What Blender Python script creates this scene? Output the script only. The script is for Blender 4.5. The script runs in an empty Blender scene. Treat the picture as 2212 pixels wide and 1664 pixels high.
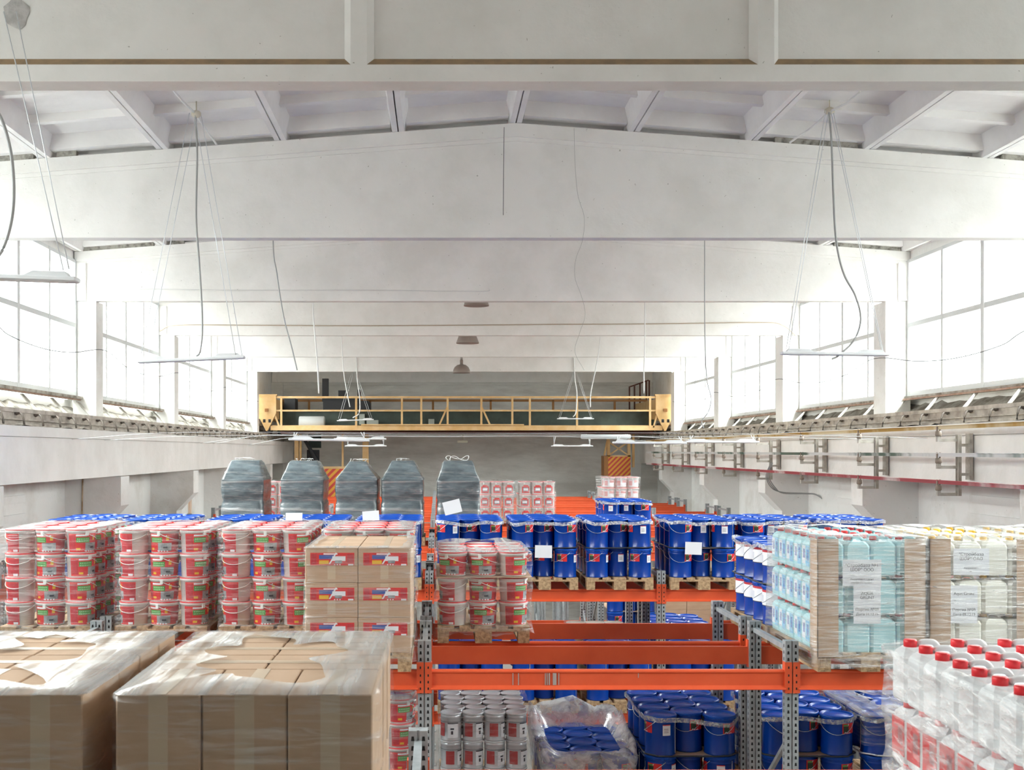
import bpy, math, random
from mathutils import Vector, Matrix, noise
random.seed(7)
S = bpy.context.scene
COL = S.collection
PI = math.pi
R = math.radians
CZ = 5.2                      # camera height above the floor; heights below are given relative to the camera
F = 2400.0                    # focal length in pixels of the 2212-wide frame

# ------------------------------------------------------------------ camera, sky, daylight, exposure
cam = bpy.data.cameras.new('camera'); camo = bpy.data.objects.new('camera', cam); COL.objects.link(camo)
camo.location = (0, 0, CZ); camo.rotation_euler = (R(90), 0, 0)
cam.sensor_fit = 'HORIZONTAL'; cam.sensor_width = 36.0; cam.lens = 36.0 * F / 2212
cam.shift_x = (1106 - 945) / 2212; cam.shift_y = (974 - 832) / 2212
cam.clip_start = 0.05; cam.clip_end = 300
cam.dof.use_dof = True; cam.dof.focus_distance = 14.0; cam.dof.aperture_fstop = 8.0
S.camera = camo
S.view_settings.view_transform = 'Standard'; S.view_settings.look = 'None'
S.view_settings.gamma = 1.0; S.view_settings.use_curve_mapping = False
S.view_settings.exposure = 1.75
w = bpy.data.worlds.new('overcast'); S.world = w; w.use_nodes = True
bg = w.node_tree.nodes['Background']; bg.inputs[0].default_value = (1.0, 0.992, 0.972, 1); bg.inputs[1].default_value = 1.0
# overcast sky: pale towards the horizon, much brighter overhead; bright ground outside
_wn = w.node_tree; _tc = _wn.nodes.new('ShaderNodeTexCoord'); _sx = _wn.nodes.new('ShaderNodeSeparateXYZ'); _rp = _wn.nodes.new('ShaderNodeValToRGB'); _mr = _wn.nodes.new('ShaderNodeMapRange')
_mr.inputs['From Min'].default_value = -1.0; _mr.inputs['From Max'].default_value = 1.0
for p_, v_ in ((0.0, 0.08), (0.47, 0.09), (0.5, 0.13), (0.58, 0.24), (0.75, 0.78), (1.0, 1.0)):
    e_ = _rp.color_ramp.elements.new(p_) if p_ not in (0.0, 1.0) else _rp.color_ramp.elements[0 if p_ == 0.0 else -1]
    e_.color = (v_ * 0.942, v_, v_ * 0.978, 1)
_wn.links.new(_tc.outputs['Generated'], _sx.inputs[0]); _wn.links.new(_sx.outputs['Z'], _mr.inputs['Value']); _wn.links.new(_mr.outputs[0], _rp.inputs[0]); _wn.links.new(_rp.outputs[0], bg.inputs[0])
bg.inputs[1].default_value = 13.0
cy = S.cycles
cy.use_denoising = True
cy.max_bounces = 10; cy.diffuse_bounces = 8; cy.glossy_bounces = 3; cy.transmission_bounces = 4; cy.transparent_max_bounces = 24
cy.caustics_reflective = False; cy.caustics_refractive = False
cy.sample_clamp_indirect = 6.0

XL, XR = -6.6, 8.57           # window planes
BAYS = [8.18 + 6 * k for k in range(-2, 7)]   # roof frames; full windows in the bays between the first and the last
WIN = [(BAYS[k] + 0.42, BAYS[k + 1] - 0.02, k) for k in range(1, len(BAYS) - 2)] + [(BAYS[-2] + 0.42, BAYS[-2] + 2.3, len(BAYS) - 2)]  # final entry: narrow unseen windows added to brighten the end wall
for ya, yb, k in WIN:
    for side in (0, 1):
        L = bpy.data.lights.new('window_daylight', 'AREA'); L.shape = 'RECTANGLE'; L.size = 2.5; L.size_y = yb - ya
        L.cycles.is_portal = True
        o = bpy.data.objects.new('window_daylight', L); COL.objects.link(o)
        o.location = ((XL - 0.12, XR + 0.12)[side], (ya + yb) / 2, CZ + 2.22)
        o.rotation_euler = (0, R(-90 if side == 0 else 90), 0)

# ------------------------------------------------------------------ materials
def lin(h):
    h = h.lstrip('#'); out = []
    for i in (0, 2, 4):
        c = int(h[i:i + 2], 16) / 255
        out.append(c / 12.92 if c <= 0.04045 else ((c + 0.055) / 1.055) ** 2.4)
    return (*out, 1)
MATS = {}
def mat(name, col, rough=0.5, metal=0.0, col2=None, scale=6.0, stretch=(1, 1, 1), bump=0.0, bscale=None, lo=0.4, hi=0.65, spec=0.5, trans=0.0, sub=0.0, detail=5.0, pits=None):
    if name in MATS: return MATS[name]
    m = bpy.data.materials.new(name); m.use_nodes = True; nt = m.node_tree; N = nt.nodes; p = N['Principled BSDF']
    c = lin(col) if isinstance(col, str) else col
    p.inputs['Base Color'].default_value = c; p.inputs['Roughness'].default_value = rough; p.inputs['Metallic'].default_value = metal
    p.inputs['Specular IOR Level'].default_value = spec
    if trans: p.inputs['Transmission Weight'].default_value = trans
    if sub: p.inputs['Subsurface Weight'].default_value = sub; p.inputs['Subsurface Radius'].default_value = (0.03, 0.03, 0.03)
    if col2 or bump:
        tc = N.new('ShaderNodeTexCoord'); mp = N.new('ShaderNodeMapping'); mp.inputs['Scale'].default_value = stretch
        nt.links.new(tc.outputs['Object'], mp.inputs['Vector'])
    if col2:
        n = N.new('ShaderNodeTexNoise'); n.inputs['Scale'].default_value = scale; n.inputs['Detail'].default_value = detail; n.inputs['Roughness'].default_value = 0.6
        r = N.new('ShaderNodeValToRGB'); r.color_ramp.elements[0].position = lo; r.color_ramp.elements[1].position = hi
        r.color_ramp.elements[0].color = c; r.color_ramp.elements[1].color = lin(col2)
        nt.links.new(mp.outputs[0], n.inputs['Vector']); nt.links.new(n.outputs['Fac'], r.inputs[0]); nt.links.new(r.outputs[0], p.inputs['Base Color'])
    if pits:
        n3 = N.new('ShaderNodeTexNoise'); n3.inputs['Scale'].default_value = 26; n3.inputs['Detail'].default_value = 3; r3 = N.new('ShaderNodeValToRGB')
        r3.color_ramp.elements[0].position = pits; r3.color_ramp.elements[1].position = pits + 0.03; r3.color_ramp.elements[1].color = (0.55, 0.54, 0.52, 1); r3.color_ramp.elements[0].color = (1, 1, 1, 1)
        mx = N.new('ShaderNodeMix'); mx.data_type = 'RGBA'; mx.blend_type = 'MULTIPLY'; mx.inputs[0].default_value = 1.0
        nt.links.new(mp.outputs[0], n3.inputs['Vector']); nt.links.new(n3.outputs['Fac'], r3.inputs[0]); nt.links.new(r.outputs[0], mx.inputs[6]); nt.links.new(r3.outputs[0], mx.inputs[7]); nt.links.new(mx.outputs[2], p.inputs['Base Color'])
    if bump:
        n2 = N.new('ShaderNodeTexNoise'); n2.inputs['Scale'].default_value = bscale or scale; n2.inputs['Detail'].default_value = 6
        b = N.new('ShaderNodeBump'); b.inputs['Strength'].default_value = bump; b.inputs['Distance'].default_value = 0.03
        nt.links.new(mp.outputs[0], n2.inputs['Vector']); nt.links.new(n2.outputs['Fac'], b.inputs['Height']); nt.links.new(b.outputs[0], p.inputs['Normal'])
    MATS[name] = m; return m

def film_mat(name, lo, hi, amin, amax, stretch=(1, 1, 9), scale=5.0, gloss=0.5, tint=(0.97, 0.98, 0.98, 1), rough=0.16, bump=0.6, rot=(0.06, 0.09, 0)):
    """clear plastic film: mostly see-through, with glossy milky wrinkles"""
    m = bpy.data.materials.new(name); m.use_nodes = True; nt = m.node_tree; N = nt.nodes; N.clear()
    out = N.new('ShaderNodeOutputMaterial'); mix = N.new('ShaderNodeMixShader'); tr = N.new('ShaderNodeBsdfTransparent'); tr.inputs[0].default_value = tint
    sm = N.new('ShaderNodeMixShader'); df = N.new('ShaderNodeBsdfDiffuse'); df.inputs[0].default_value = (0.85, 0.87, 0.88, 1)
    gl = N.new('ShaderNodeBsdfGlossy'); gl.inputs['Roughness'].default_value = rough; sm.inputs[0].default_value = gloss
    tc = N.new('ShaderNodeTexCoord'); mp = N.new('ShaderNodeMapping'); mp.inputs['Scale'].default_value = stretch; mp.inputs['Rotation'].default_value = rot
    n = N.new('ShaderNodeTexNoise'); n.inputs['Scale'].default_value = scale; n.inputs['Detail'].default_value = 6; n.inputs['Roughness'].default_value = 0.62; n.inputs['Distortion'].default_value = 0.7
    mr = N.new('ShaderNodeMapRange'); mr.inputs['From Min'].default_value = lo; mr.inputs['From Max'].default_value = hi
    mr.inputs['To Min'].default_value = amin; mr.inputs['To Max'].default_value = amax
    b = N.new('ShaderNodeBump'); b.inputs['Strength'].default_value = bump; b.inputs['Distance'].default_value = 0.02
    l = nt.links.new
    l(tc.outputs['Object'], mp.inputs[0]); l(mp.outputs[0], n.inputs['Vector']); l(n.outputs['Fac'], mr.inputs['Value']); l(mr.outputs[0], mix.inputs[0])
    l(n.outputs['Fac'], b.inputs['Height']); l(b.outputs[0], gl.inputs['Normal']); l(b.outputs[0], df.inputs['Normal'])
    l(df.outputs[0], sm.inputs[1]); l(gl.outputs[0], sm.inputs[2]); l(tr.outputs[0], mix.inputs[1]); l(sm.outputs[0], mix.inputs[2]); l(mix.outputs[0], out.inputs[0])
    MATS[name] = m; return m

WHITE = mat('white_painted_concrete', '#eeedea', 0.85, col2='#e4e3df', scale=1.3, bump=0.14, bscale=14, spec=0.2, pits=0.735)
ROOFW = mat('white_roof_concrete', '#ecebea', 0.9, col2='#e0dedd', scale=0.9, bump=0.2, bscale=10, spec=0.2)
WALLW = mat('worn_white_wall', '#ebebe9', 0.9, col2='#cfccc4', scale=0.9, lo=0.5, hi=0.78, bump=0.5, bscale=6, spec=0.2, pits=0.72)
FARW = mat('grey_brick_wall', '#e2e2de', 0.9, col2='#cbc9c4', scale=1.0, stretch=(0.6, 1, 2.2), bump=0.9, bscale=4, spec=0.2)
DUST = mat('dusty_ledge', '#a58c6c', 0.95, col2='#8d7a62', scale=8)
RUBBLE = mat('rough_mortar', '#aaa79f', 0.95, col2='#5d5a54', scale=9, bump=1.0, bscale=12, lo=0.45, hi=0.7, spec=0.1)
SILL = mat('crumbled_sill_concrete', '#aaa69e', 0.95, col2='#7d766c', scale=5, bump=1.0, bscale=9, spec=0.1)
RUST = mat('rusty_angle_iron', '#a2887a', 0.8, col2='#8b6a56', scale=7)
FLOORM = mat('grey_concrete_floor', '#8f8e8a', 0.7, col2='#7c7b78', scale=2)
FRAMEM = mat('window_frame_paint', '#d3d6d6', 0.6)
RAILM = mat('crane_rail_steel', '#c6bfb4', 0.7, col2='#9f958a', scale=4, bump=0.3)
CLIPM = mat('rail_clip_steel', '#6b6259', 0.7)
ORANGE = mat('orange_enamel', '#e25f38', 0.34, col2='#da5631', scale=2)
ORANGE2 = mat('orange_enamel_dull', '#cf7a5c', 0.5)
GALV = mat('galvanised_steel', '#abb1b4', 0.45, metal=0.3, col2='#979ea1', scale=12)
HOLE = mat('dark_slot', '#17181a', 0.8)
WOOD = mat('pallet_wood', '#bfa17c', 0.8, col2='#8f7355', scale=5, stretch=(6, 1, 6), bump=0.3)
CARD = mat('cardboard', '#bfa187', 0.85, col2='#b5977b', scale=3, stretch=(1, 1, 6))
CARD_T = mat('packing_tape', '#c3ad93', 0.35)
BLUE = mat('blue_drum_enamel', '#063f9f', 0.24, col2='#053891', scale=3, spec=0.45)
BLUE_L = mat('blue_lid_enamel', '#0a4aae', 0.28, spec=0.35)
DARKIN = mat('lid_shadow_gap', '#0a1c50', 0.5)
SEAMM = mat('bright_steel', '#ccd2d8', 0.3, metal=0.7)
RED = mat('red_label', '#d62a2c', 0.45)
RED_D = mat('dark_red_print', '#b4202f', 0.45, col2='#c23a44', scale=60, stretch=(1, 1, 1))
GREEN = mat('green_label_band', '#4f9a48', 0.45)
GREYPIC = mat('grey_label_picture', '#a3a7ab', 0.5, col2='#73777d', scale=18)
WHITEP = mat('white_paper', '#e8eaf0', 0.6)
YEL = mat('yellow_print', '#e6b534', 0.5)
BLUEP = mat('blue_print', '#3d5da6', 0.5)
DKGR = mat('dark_green_picture', '#25402c', 0.5, col2='#101c14', scale=30)
INK = mat('black_ink', '#3a3c46', 0.7)
BUCKW = mat('white_bucket_plastic', '#e9e8e6', 0.4)
LIDR = mat('red_lid_plastic', '#de2b33', 0.4)
HANDW = mat('white_bail', '#e6e6e4', 0.4)
CANG = mat('grey_tin', '#c3c6cb', 0.35, metal=0.35)
CANL = mat('grey_tin_lid', '#cfd3d8', 0.35, metal=0.25)
PAILG = mat('grey_pail', '#a4a4a2', 0.5)
PAILL = mat('taupe_pail_lid', '#9c978e', 0.5)
JERRY = mat('milky_plastic', '#eceef0', 0.35, sub=0.0)
JBLUE = mat('pale_blue_fluid_plastic', '#b5e0e6', 0.35)
JBLUE2 = mat('pale_blue_label', '#8fc6e6', 0.45)
CREAM = mat('cream_plastic', '#ebe9de', 0.4)
BAGM = mat('slate_plastic_sack', '#6e7a80', 0.22, col2='#4c565b', scale=3, stretch=(1, 1, 3), bump=0.35, bscale=5, spec=0.7)
OCHRE = mat('ochre_crane_paint', '#d9b784', 0.6, col2='#cfa66c', scale=3, bump=0.1)
OCHRE_D = mat('brown_crane_paint', '#9a6a3c', 0.7)
GIRDM = mat('dark_green_girder', '#3c4a44', 0.6, col2='#2d3733', scale=2)
DARKM = mat('black_machinery', '#26272a', 0.6)
RUSTY = mat('rust_brown_steel', '#5a342b', 0.8)
STRIPE_R = mat('warning_red', '#c6473c', 0.6)
STRIPE_Y = mat('warning_yellow', '#e0a43c', 0.6)
LAMPW = mat('white_lamp_housing', '#dcdfe1', 0.45)
LAMPG = mat('brushed_lamp_housing', '#c2c8cb', 0.45)
LAMPT = mat('taupe_enamel_shade', '#8d8078', 0.6)
LAMPIN = mat('lamp_bulb_glass', '#6c645e', 0.4)
CABLE = mat('grey_cable', '#a2a3a2', 0.6)
CABLEW = mat('white_cable', '#e0e0de', 0.6)
CABLED = mat('dark_cable', '#55585a', 0.6)
CHAIN = mat('bright_chain', '#dfe3e6', 0.35, metal=0.3)
BARY = mat('yellow_conductor', '#d8c7a0', 0.5, col2='#b08a3a', scale=0.35, stretch=(0.1, 1, 0.1), lo=0.5, hi=0.56)
BARG = mat('green_conductor', '#d3d5d3', 0.45, col2='#4e6658', scale=0.35, stretch=(0.1, 1, 0.1), lo=0.53, hi=0.58)
BARR = mat('red_conductor', '#c9b9b8', 0.5, col2='#9c3a42', scale=0.5, stretch=(0.1, 1, 0.1), lo=0.45, hi=0.52)
BRKT = mat('bracket_paint', '#b9b6ae', 0.7, col2='#968f84', scale=6)
INSUL = mat('brown_insulator', '#8d8073', 0.6)
STRAPB = mat('black_strap', '#2f343c', 0.4)
FILM = film_mat('stretch_film', 0.48, 0.76, 0.05, 0.6, stretch=(0.7, 0.7, 12), scale=3.5)
FILMD = film_mat('stretch_film_dense', 0.40, 0.72, 0.2, 0.75, stretch=(0.8, 0.8, 9), scale=4)
FILMT = film_mat('stretch_film_top', 0.34, 0.64, 0.12, 0.8, stretch=(7, .5, 2), scale=1.8, bump=0.25, gloss=.6, rough=.12, rot=(0, 0, .5))
FILMB = film_mat('stretch_film_bag', 0.50, 0.70, 0.02, 0.6, stretch=(0.5, 0.5, 6), scale=3, gloss=0.6, rot=(0.2, 0.6, 0.2))
FILMC = film_mat('clear_film_rope', 0.42, 0.68, 0.12, 0.75, stretch=(5, 5, 5), scale=8)
PANE = bpy.data.materials.new('window_glass'); PANE.use_nodes = True
_n = PANE.node_tree.nodes; _n.clear(); _o = _n.new('ShaderNodeOutputMaterial'); _m = _n.new('ShaderNodeMixShader'); _t = _n.new('ShaderNodeBsdfTransparent'); _g = _n.new('ShaderNodeBsdfGlossy')
_g.inputs['Roughness'].default_value = 0.05; _m.inputs[0].default_value = 0.05
PANE.node_tree.links.new(_t.outputs[0], _m.inputs[1]); PANE.node_tree.links.new(_g.outputs[0], _m.inputs[2]); PANE.node_tree.links.new(_m.outputs[0], _o.inputs[0])

# ------------------------------------------------------------------ mesh helpers
class MB:
    def __init__(s): s.v = []; s.f = []; s.m = []; s.sm = []
    def add(s, vs, fs, m=0, smooth=False):
        b = len(s.v); s.v += [tuple(v) for v in vs]
        for f in fs: s.f.append([b + i for i in f]); s.m.append(m); s.sm.append(smooth)
        return s
    def box(s, x0, x1, y0, y1, z0, z1, m=0):
        vs = [(x, y, z) for z in (z0, z1) for y in (y0, y1) for x in (x0, x1)]
        return s.add(vs, [(0, 2, 3, 1), (4, 5, 7, 6), (0, 1, 5, 4), (2, 6, 7, 3), (0, 4, 6, 2), (1, 3, 7, 5)], m)
    def cbox(s, x0, x1, y0, y1, z0, z1, c=0.01, m=0):
        """box with chamfered vertical and horizontal edges (rounded-looking)"""
        vs = []; rings = [(z0, c), (z0 + c, 0), (z1 - c, 0), (z1, c)]
        for z, i in rings:
            a0, a1, b0, b1 = x0 + i, x1 - i, y0 + i, y1 - i
            vs += [(a0 + c, b0, z), (a1 - c, b0, z), (a1, b0 + c, z), (a1, b1 - c, z), (a1 - c, b1, z), (a0 + c, b1, z), (a0, b1 - c, z), (a0, b0 + c, z)]
        fs = [tuple(range(7, -1, -1)), tuple(range(24, 32))]
        for r in range(3):
            for i in range(8): j = (i + 1) % 8; fs.append((r * 8 + i, r * 8 + j, r * 8 + 8 + j, r * 8 + 8 + i))
        return s.add(vs, fs, m)
    def prism(s, poly, ax, a, b, m=0):
        """poly in the two other axes (ax 'x': (y,z); 'y': (x,z); 'z': (x,y)) extruded from a to b"""
        def P(u, v, t): return {'x': (t, u, v), 'y': (u, t, v), 'z': (u, v, t)}[ax]
        n = len(poly); vs = [P(u, v, a) for u, v in poly] + [P(u, v, b) for u, v in poly]
        fs = [tuple(range(n - 1, -1, -1)), tuple(range(n, 2 * n))] + [(i, (i + 1) % n, n + (i + 1) % n, n + i) for i in range(n)]
        return s.add(vs, fs, m)
    def lathe(s, prof, n=24, c=(0, 0, 0), m=0, smooth=True, caps=True):
        vs = []; fs = []
        for r, z in prof:
            for i in range(n):
                a = 2 * PI * i / n; vs.append((c[0] + r * math.sin(a), c[1] - r * math.cos(a), c[2] + z))
        for k in range(len(prof) - 1):
            for i in range(n):
                j = (i + 1) % n; fs.append((k * n + i, k * n + j, k * n + n + j, k * n + n + i))
        s.add(vs, fs, m, smooth)
        if caps:
            b = len(s.v) - len(vs)
            s.f.append([b + i for i in range(n - 1, -1, -1)]); s.m.append(m); s.sm.append(False)
            t = b + (len(prof) - 1) * n
            s.f.append([t + i for i in range(n)]); s.m.append(m); s.sm.append(False)
        return s
    def tube(s, pts, r, n=6, m=0, smooth=True):
        pts = [Vector(p) for p in pts]; vs = []; fs = []; N = len(pts)
        for i, p in enumerate(pts):
            d = (pts[min(i + 1, N - 1)] - pts[max(i - 1, 0)])
            d = d.normalized() if d.length > 1e-9 else Vector((0, 0, 1))
            u = d.cross(Vector((0, 0, 1)) if abs(d.z) < 0.9 else Vector((1, 0, 0))).normalized(); w_ = d.cross(u)
            for k in range(n):
                a = 2 * PI * k / n; vs.append(p + u * (r * math.cos(a)) + w_ * (r * math.sin(a)))
        for i in range(N - 1):
            for k in range(n):
                j = (k + 1) % n; fs.append((i * n + k, i * n + j, i * n + n + j, i * n + n + k))
        fs.append(tuple(range(n - 1, -1, -1))); fs.append(tuple((N - 1) * n + k for k in range(n)))
        return s.add(vs, fs, m, smooth)
    def bar(s, a, b, wx, wz, m=0):
        """rectangular bar between two points"""
        a = Vector(a); b = Vector(b); d = (b - a).normalized()
        u = d.cross(Vector((0, 0, 1)) if abs(d.z) < 0.95 else Vector((0, 1, 0))).normalized(); v = d.cross(u).normalized()
        vs = []
        for p in (a, b):
            for su, sv in ((-1, -1), (1, -1), (1, 1), (-1, 1)): vs.append(p + u * su * wx / 2 + v * sv * wz / 2)
        return s.add(vs, [(3, 2, 1, 0), (4, 5, 6, 7), (0, 1, 5, 4), (1, 2, 6, 5), (2, 3, 7, 6), (3, 0, 4, 7)], m)
    def patch(s, r0, r1, a0, a1, z0, z1, off, m=0, n=8, skew=0.0):
        """a curved label on a (tapered) can; r0/r1 radii at z0/z1; angle 0 faces -Y, + to the right"""
        vs = []; fs = []
        for z, r, sk in ((z0, r0, 0.0), (z1, r1, skew)):
            for i in range(n + 1):
                a = R(a0 + (a1 - a0) * i / n + sk); vs.append(((r + off) * math.sin(a), -(r + off) * math.cos(a), z))
        for i in range(n): fs.append((i, i + 1, n + 2 + i, n + 1 + i))
        return s.add(vs, fs, m, True)
    def mesh(s, name, mats):
        me = bpy.data.meshes.new(name); me.from_pydata(s.v, [], s.f)
        for m in (mats if isinstance(mats, (list, tuple)) else [mats]): me.materials.append(m)
        me.polygons.foreach_set('material_index', s.m); me.polygons.foreach_set('use_smooth', s.sm); me.update()
        return me
    def build(s, name, mats, parent=None, loc=None, rotz=0):
        o = bpy.data.objects.new(name, s.mesh(name, mats)); COL.objects.link(o)
        if parent: o.parent = parent
        if loc: o.location = loc
        if rotz: o.rotation_euler = (0, 0, rotz)
        return o

def tag(o, label, cat, group=None, kind=None):
    o['label'] = label; o['category'] = cat
    if group: o['group'] = group
    if kind: o['kind'] = kind
    return o
def thing(name, label, cat, loc=(0, 0, 0), rotz=0, group=None):
    o = bpy.data.objects.new(name, None); o.empty_display_size = 0.05; COL.objects.link(o)
    o.location = loc; o.rotation_euler = (0, 0, rotz)
    return tag(o, label, cat, group)
def struct(o, label, cat):
    o['kind'] = 'structure'; o['label'] = label; o['category'] = cat; return o
def W(x, y, h): return (x, y, CZ + h)
def px(x, y, Y):
    """photo pixel at depth Y -> world point"""
    return ((x - 945) * Y / F, Y, CZ + (974 - y) * Y / F)
def place(proto, name, label, cat, loc, rotz=0, group=None, extra=None):
    """one more of a kind: an Empty plus a child for every part, sharing mesh data"""
    t = thing(name, label, cat, loc, rotz, group)
    for pn, me, subs in proto:
        o = bpy.data.objects.new(pn, me); COL.objects.link(o); o.parent = t
        for sn, sme in subs:
            q = bpy.data.objects.new(sn, sme); COL.objects.link(q); q.parent = o
    return t
def spline(pts, n=8):
    """Catmull-Rom through points"""
    P = [Vector(p) for p in pts]; P = [P[0] * 2 - P[1]] + P + [P[-1] * 2 - P[-2]]; out = []
    for i in range(1, len(P) - 2):
        for k in range(n):
            t = k / n; a, b, c, d = P[i - 1], P[i], P[i + 1], P[i + 2]
            out.append(0.5 * ((2 * b) + (c - a) * t + (2 * a - 5 * b + 4 * c - d) * t * t + (3 * b - a - 3 * c + d) * t ** 3))
    out.append(P[-2]); return out
def text_mesh(txt, size, mt, ext=0.0004):
    cu = bpy.data.curves.new('lettering', 'FONT'); cu.body = txt; cu.size = size; cu.align_x = 'CENTER'; cu.extrude = ext
    o = bpy.data.objects.new('lettering', cu); me = bpy.data.meshes.new_from_object(o)
    me.transform(Matrix.Rotation(R(90), 4, 'X')); me.materials.clear(); me.materials.append(mt)
    bpy.data.objects.remove(o); bpy.data.curves.remove(cu); return me

# ------------------------------------------------------------------ the building
RX = 1.0                       # ridge
def ztop(x): return 4.17 - 0.5 / 6.7 * abs(x - RX)
Y0, Y1 = BAYS[0], BAYS[-1] + 0.25
b = MB(); b.box(-7.2, 9.2, Y0, Y1 + 0.4, -0.2, 0, 0)
struct(b.build('floor', FLOORM), 'grey concrete floor far below the storage racks', 'floor')
# ceiling: ribbed slabs spanning frame to frame
b = MB()
ribs = [RX + 1.5 * k for k in range(-6, 7)]
for i in range(len(ribs) - 1):
    xa, xb = max(ribs[i], -7.1), min(ribs[i + 1], 9.1)
    if xb - xa < 0.1: continue
    za, zb = ztop(xa) + 0.27, ztop(xb) + 0.27
    b.prism([(xa, CZ + za), (xb, CZ + zb), (xb, CZ + zb + 0.12), (xa, CZ + za + 0.12)], 'y', Y0, Y1 + 0.3)
ce = struct(b.build('ceiling', ROOFW), 'white ribbed concrete roof slabs above the warehouse', 'ceiling')
b = MB()
for x in ribs:
    if x < -7 or x > 9: continue
    z = CZ + ztop(x) + 0.004
    for sx in (-1, 1):      # the two slab edge ribs with a crack between them
        b.prism([(x + sx * 0.008, z), (x + sx * 0.075, z), (x + sx * 0.14, z + 0.31), (x + sx * 0.008, z + 0.31)][::sx], 'y', Y0, Y1)
b.build('rib', ROOFW, ce)
b = MB()
for k in range(len(BAYS) - 1):
    for j in range(1, 6):
        y = BAYS[k] + 0.1 + j * 1.0
        for i in range(len(ribs) - 1):
            xa, xb = max(ribs[i] + 0.1, -7), min(ribs[i + 1] - 0.1, 9)
            if xb - xa < 0.2: continue
            za, zb = CZ + ztop(xa) + 0.17, CZ + ztop(xb) + 0.17
            b.prism([(xa, za), (xb, zb), (xb, zb + 0.12), (xa, za + 0.12)], 'y', y - 0.05, y + 0.05)
    for y0, y1 in ((BAYS[k] + 0.17, BAYS[k] + 0.34), (BAYS[k + 1] - 0.14, BAYS[k + 1] + 0.03)):
        for i in range(len(ribs) - 1):
            xa, xb = max(ribs[i] + 0.1, -7), min(ribs[i + 1] - 0.1, 9)
            if xb - xa < 0.2: continue
            za, zb = CZ + ztop(xa) + 0.075, CZ + ztop(xb) + 0.075
            b.prism([(xa, za), (xb, zb), (xb, zb + 0.2), (xa, za + 0.2)], 'y', y0, y1)
b.build('cross_rib', ROOFW, ce)
# dark open joint and mortar fill over the beams
b = MB()
for k in range(2, len(BAYS)):
    for xa, xb in ((-6.5, -5.15), (-4.85, -4.6), (4.3, 5.35), (7.2, 8.4)):
        b.prism([(xa, CZ + ztop(xa) - 0.01), (xb, CZ + ztop(xb) - 0.01), (xb, CZ + ztop(xb) + 0.12), (xa, CZ + ztop(xa) + 0.12)], 'y', BAYS[k] - 0.03, BAYS[k] + 0.05)
b.build('mortar_fill', RUBBLE, ce)

ORD = ['first', 'second', 'third', 'fourth', 'fifth', 'sixth', 'seventh', 'eighth', 'ninth', 'tenth', 'eleventh', 'twelfth', 'thirteenth', 'fourteenth']
for k, y in enumerate(BAYS):
    b = MB(); xa, xb = -6.58, 8.56; zb = CZ + 2.72
    def topz(x): return CZ + ztop(x)
    if y > 8 and y < 9:
        # panelled face: flush border and ribs, set-back panels with splayed edges
        face = y; rec = y + 0.07
        b.prism([(xa, zb), (xb, zb), (xb, topz(xb)), (RX, topz(RX)), (xa, topz(xa))], 'y', rec, y + 0.21)
        b.box(xa, xb, face, rec, zb, zb + 0.125)
        st = [-6.58, -3.58, -0.58, 2.42, 5.42, 8.42]
        for sx in st: b.box(max(xa, sx - 0.06), min(xb, sx + 0.06), face, rec, zb + 0.125, topz(sx) - 0.25)
        b.prism([(xa, topz(xa) - 0.25), (RX, topz(RX) - 0.25), (xb, topz(xb) - 0.25), (xb, topz(xb)), (RX, topz(RX)), (xa, topz(xa))], 'y', face, rec)
        for s0, s1 in zip(st[:-1], st[1:]):
            p0, p1 = s0 + 0.06, s1 - 0.06; z0 = zb + 0.125; q = 0.05
            b.add([(p0, face, z0), (p1, face, z0), (p1 - q, rec - .002, z0 + 0.064), (p0 + q, rec - .002, z0 + 0.064)], [(0, 1, 2, 3)], 1)
            zt = min(topz(s0), topz(s1)) - 0.25
            b.add([(p0, face, z0), (p0 + q, rec - .002, z0 + 0.064), (p0 + q, rec - .002, zt), (p0, face, zt)], [(0, 1, 2, 3)])
            b.add([(p1, face, z0), (p1, face, zt), (p1 - q, rec - .002, zt), (p1 - q, rec - .002, z0 + 0.064)], [(0, 1, 2, 3)])
        lab = 'white panelled roof beam, closest overhead'
    else:
        b.prism([(xa, zb), (xb, zb), (xb, topz(xb)), (RX, topz(RX)), (xa, topz(xa))], 'y', y, y + 0.2)
        f = 0.17
        for (x0, x1) in ((xa, RX), (RX, xb)):
            b.prism([(x0, topz(x0) - f - .05), (x1, topz(x1) - f - .05), (x1, topz(x1) - f), (x0, topz(x0) - f)], 'y', y - 0.02, y + 0.22)
            b.prism([(x0, topz(x0) - f), (x1, topz(x1) - f), (x1, topz(x1)), (x0, topz(x0))], 'y', y - 0.05, y + 0.25)
        for sx in (xa, xb - 0.2): b.box(sx, sx + 0.2, y - 0.035, y + 0.235, zb, topz(sx + .1) - 0.2)
        lab = 'white gabled concrete roof beam, %s one %s the panelled beam' % (ORD[abs(k - 2) - 1], 'beyond' if k > 2 else 'behind the camera from')
    bo = struct(b.build('roof_beam', [WHITE, DUST]), lab, 'roof beam')
    if 8 < y < 9:
        b = MB(); c0 = px(36, 28, y + .066); n = 14
        ring = [(c0[0] + .095 * (1 + .15 * math.sin(i * 2.3)) * math.cos(2 * PI * i / n), y + .064, c0[2] + .115 * (1 + .12 * math.cos(i * 1.7)) * math.sin(2 * PI * i / n)) for i in range(n)]
        b.add(ring + [(c0[0], y + .045, c0[2])], [(i, (i + 1) % n, n) for i in range(n)], 0, False); b.build('mortar_patch', mat('grey_mortar', '#c6c4c2', .95, col2='#aaa8a6', scale=9, bump=.6), bo)

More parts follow.
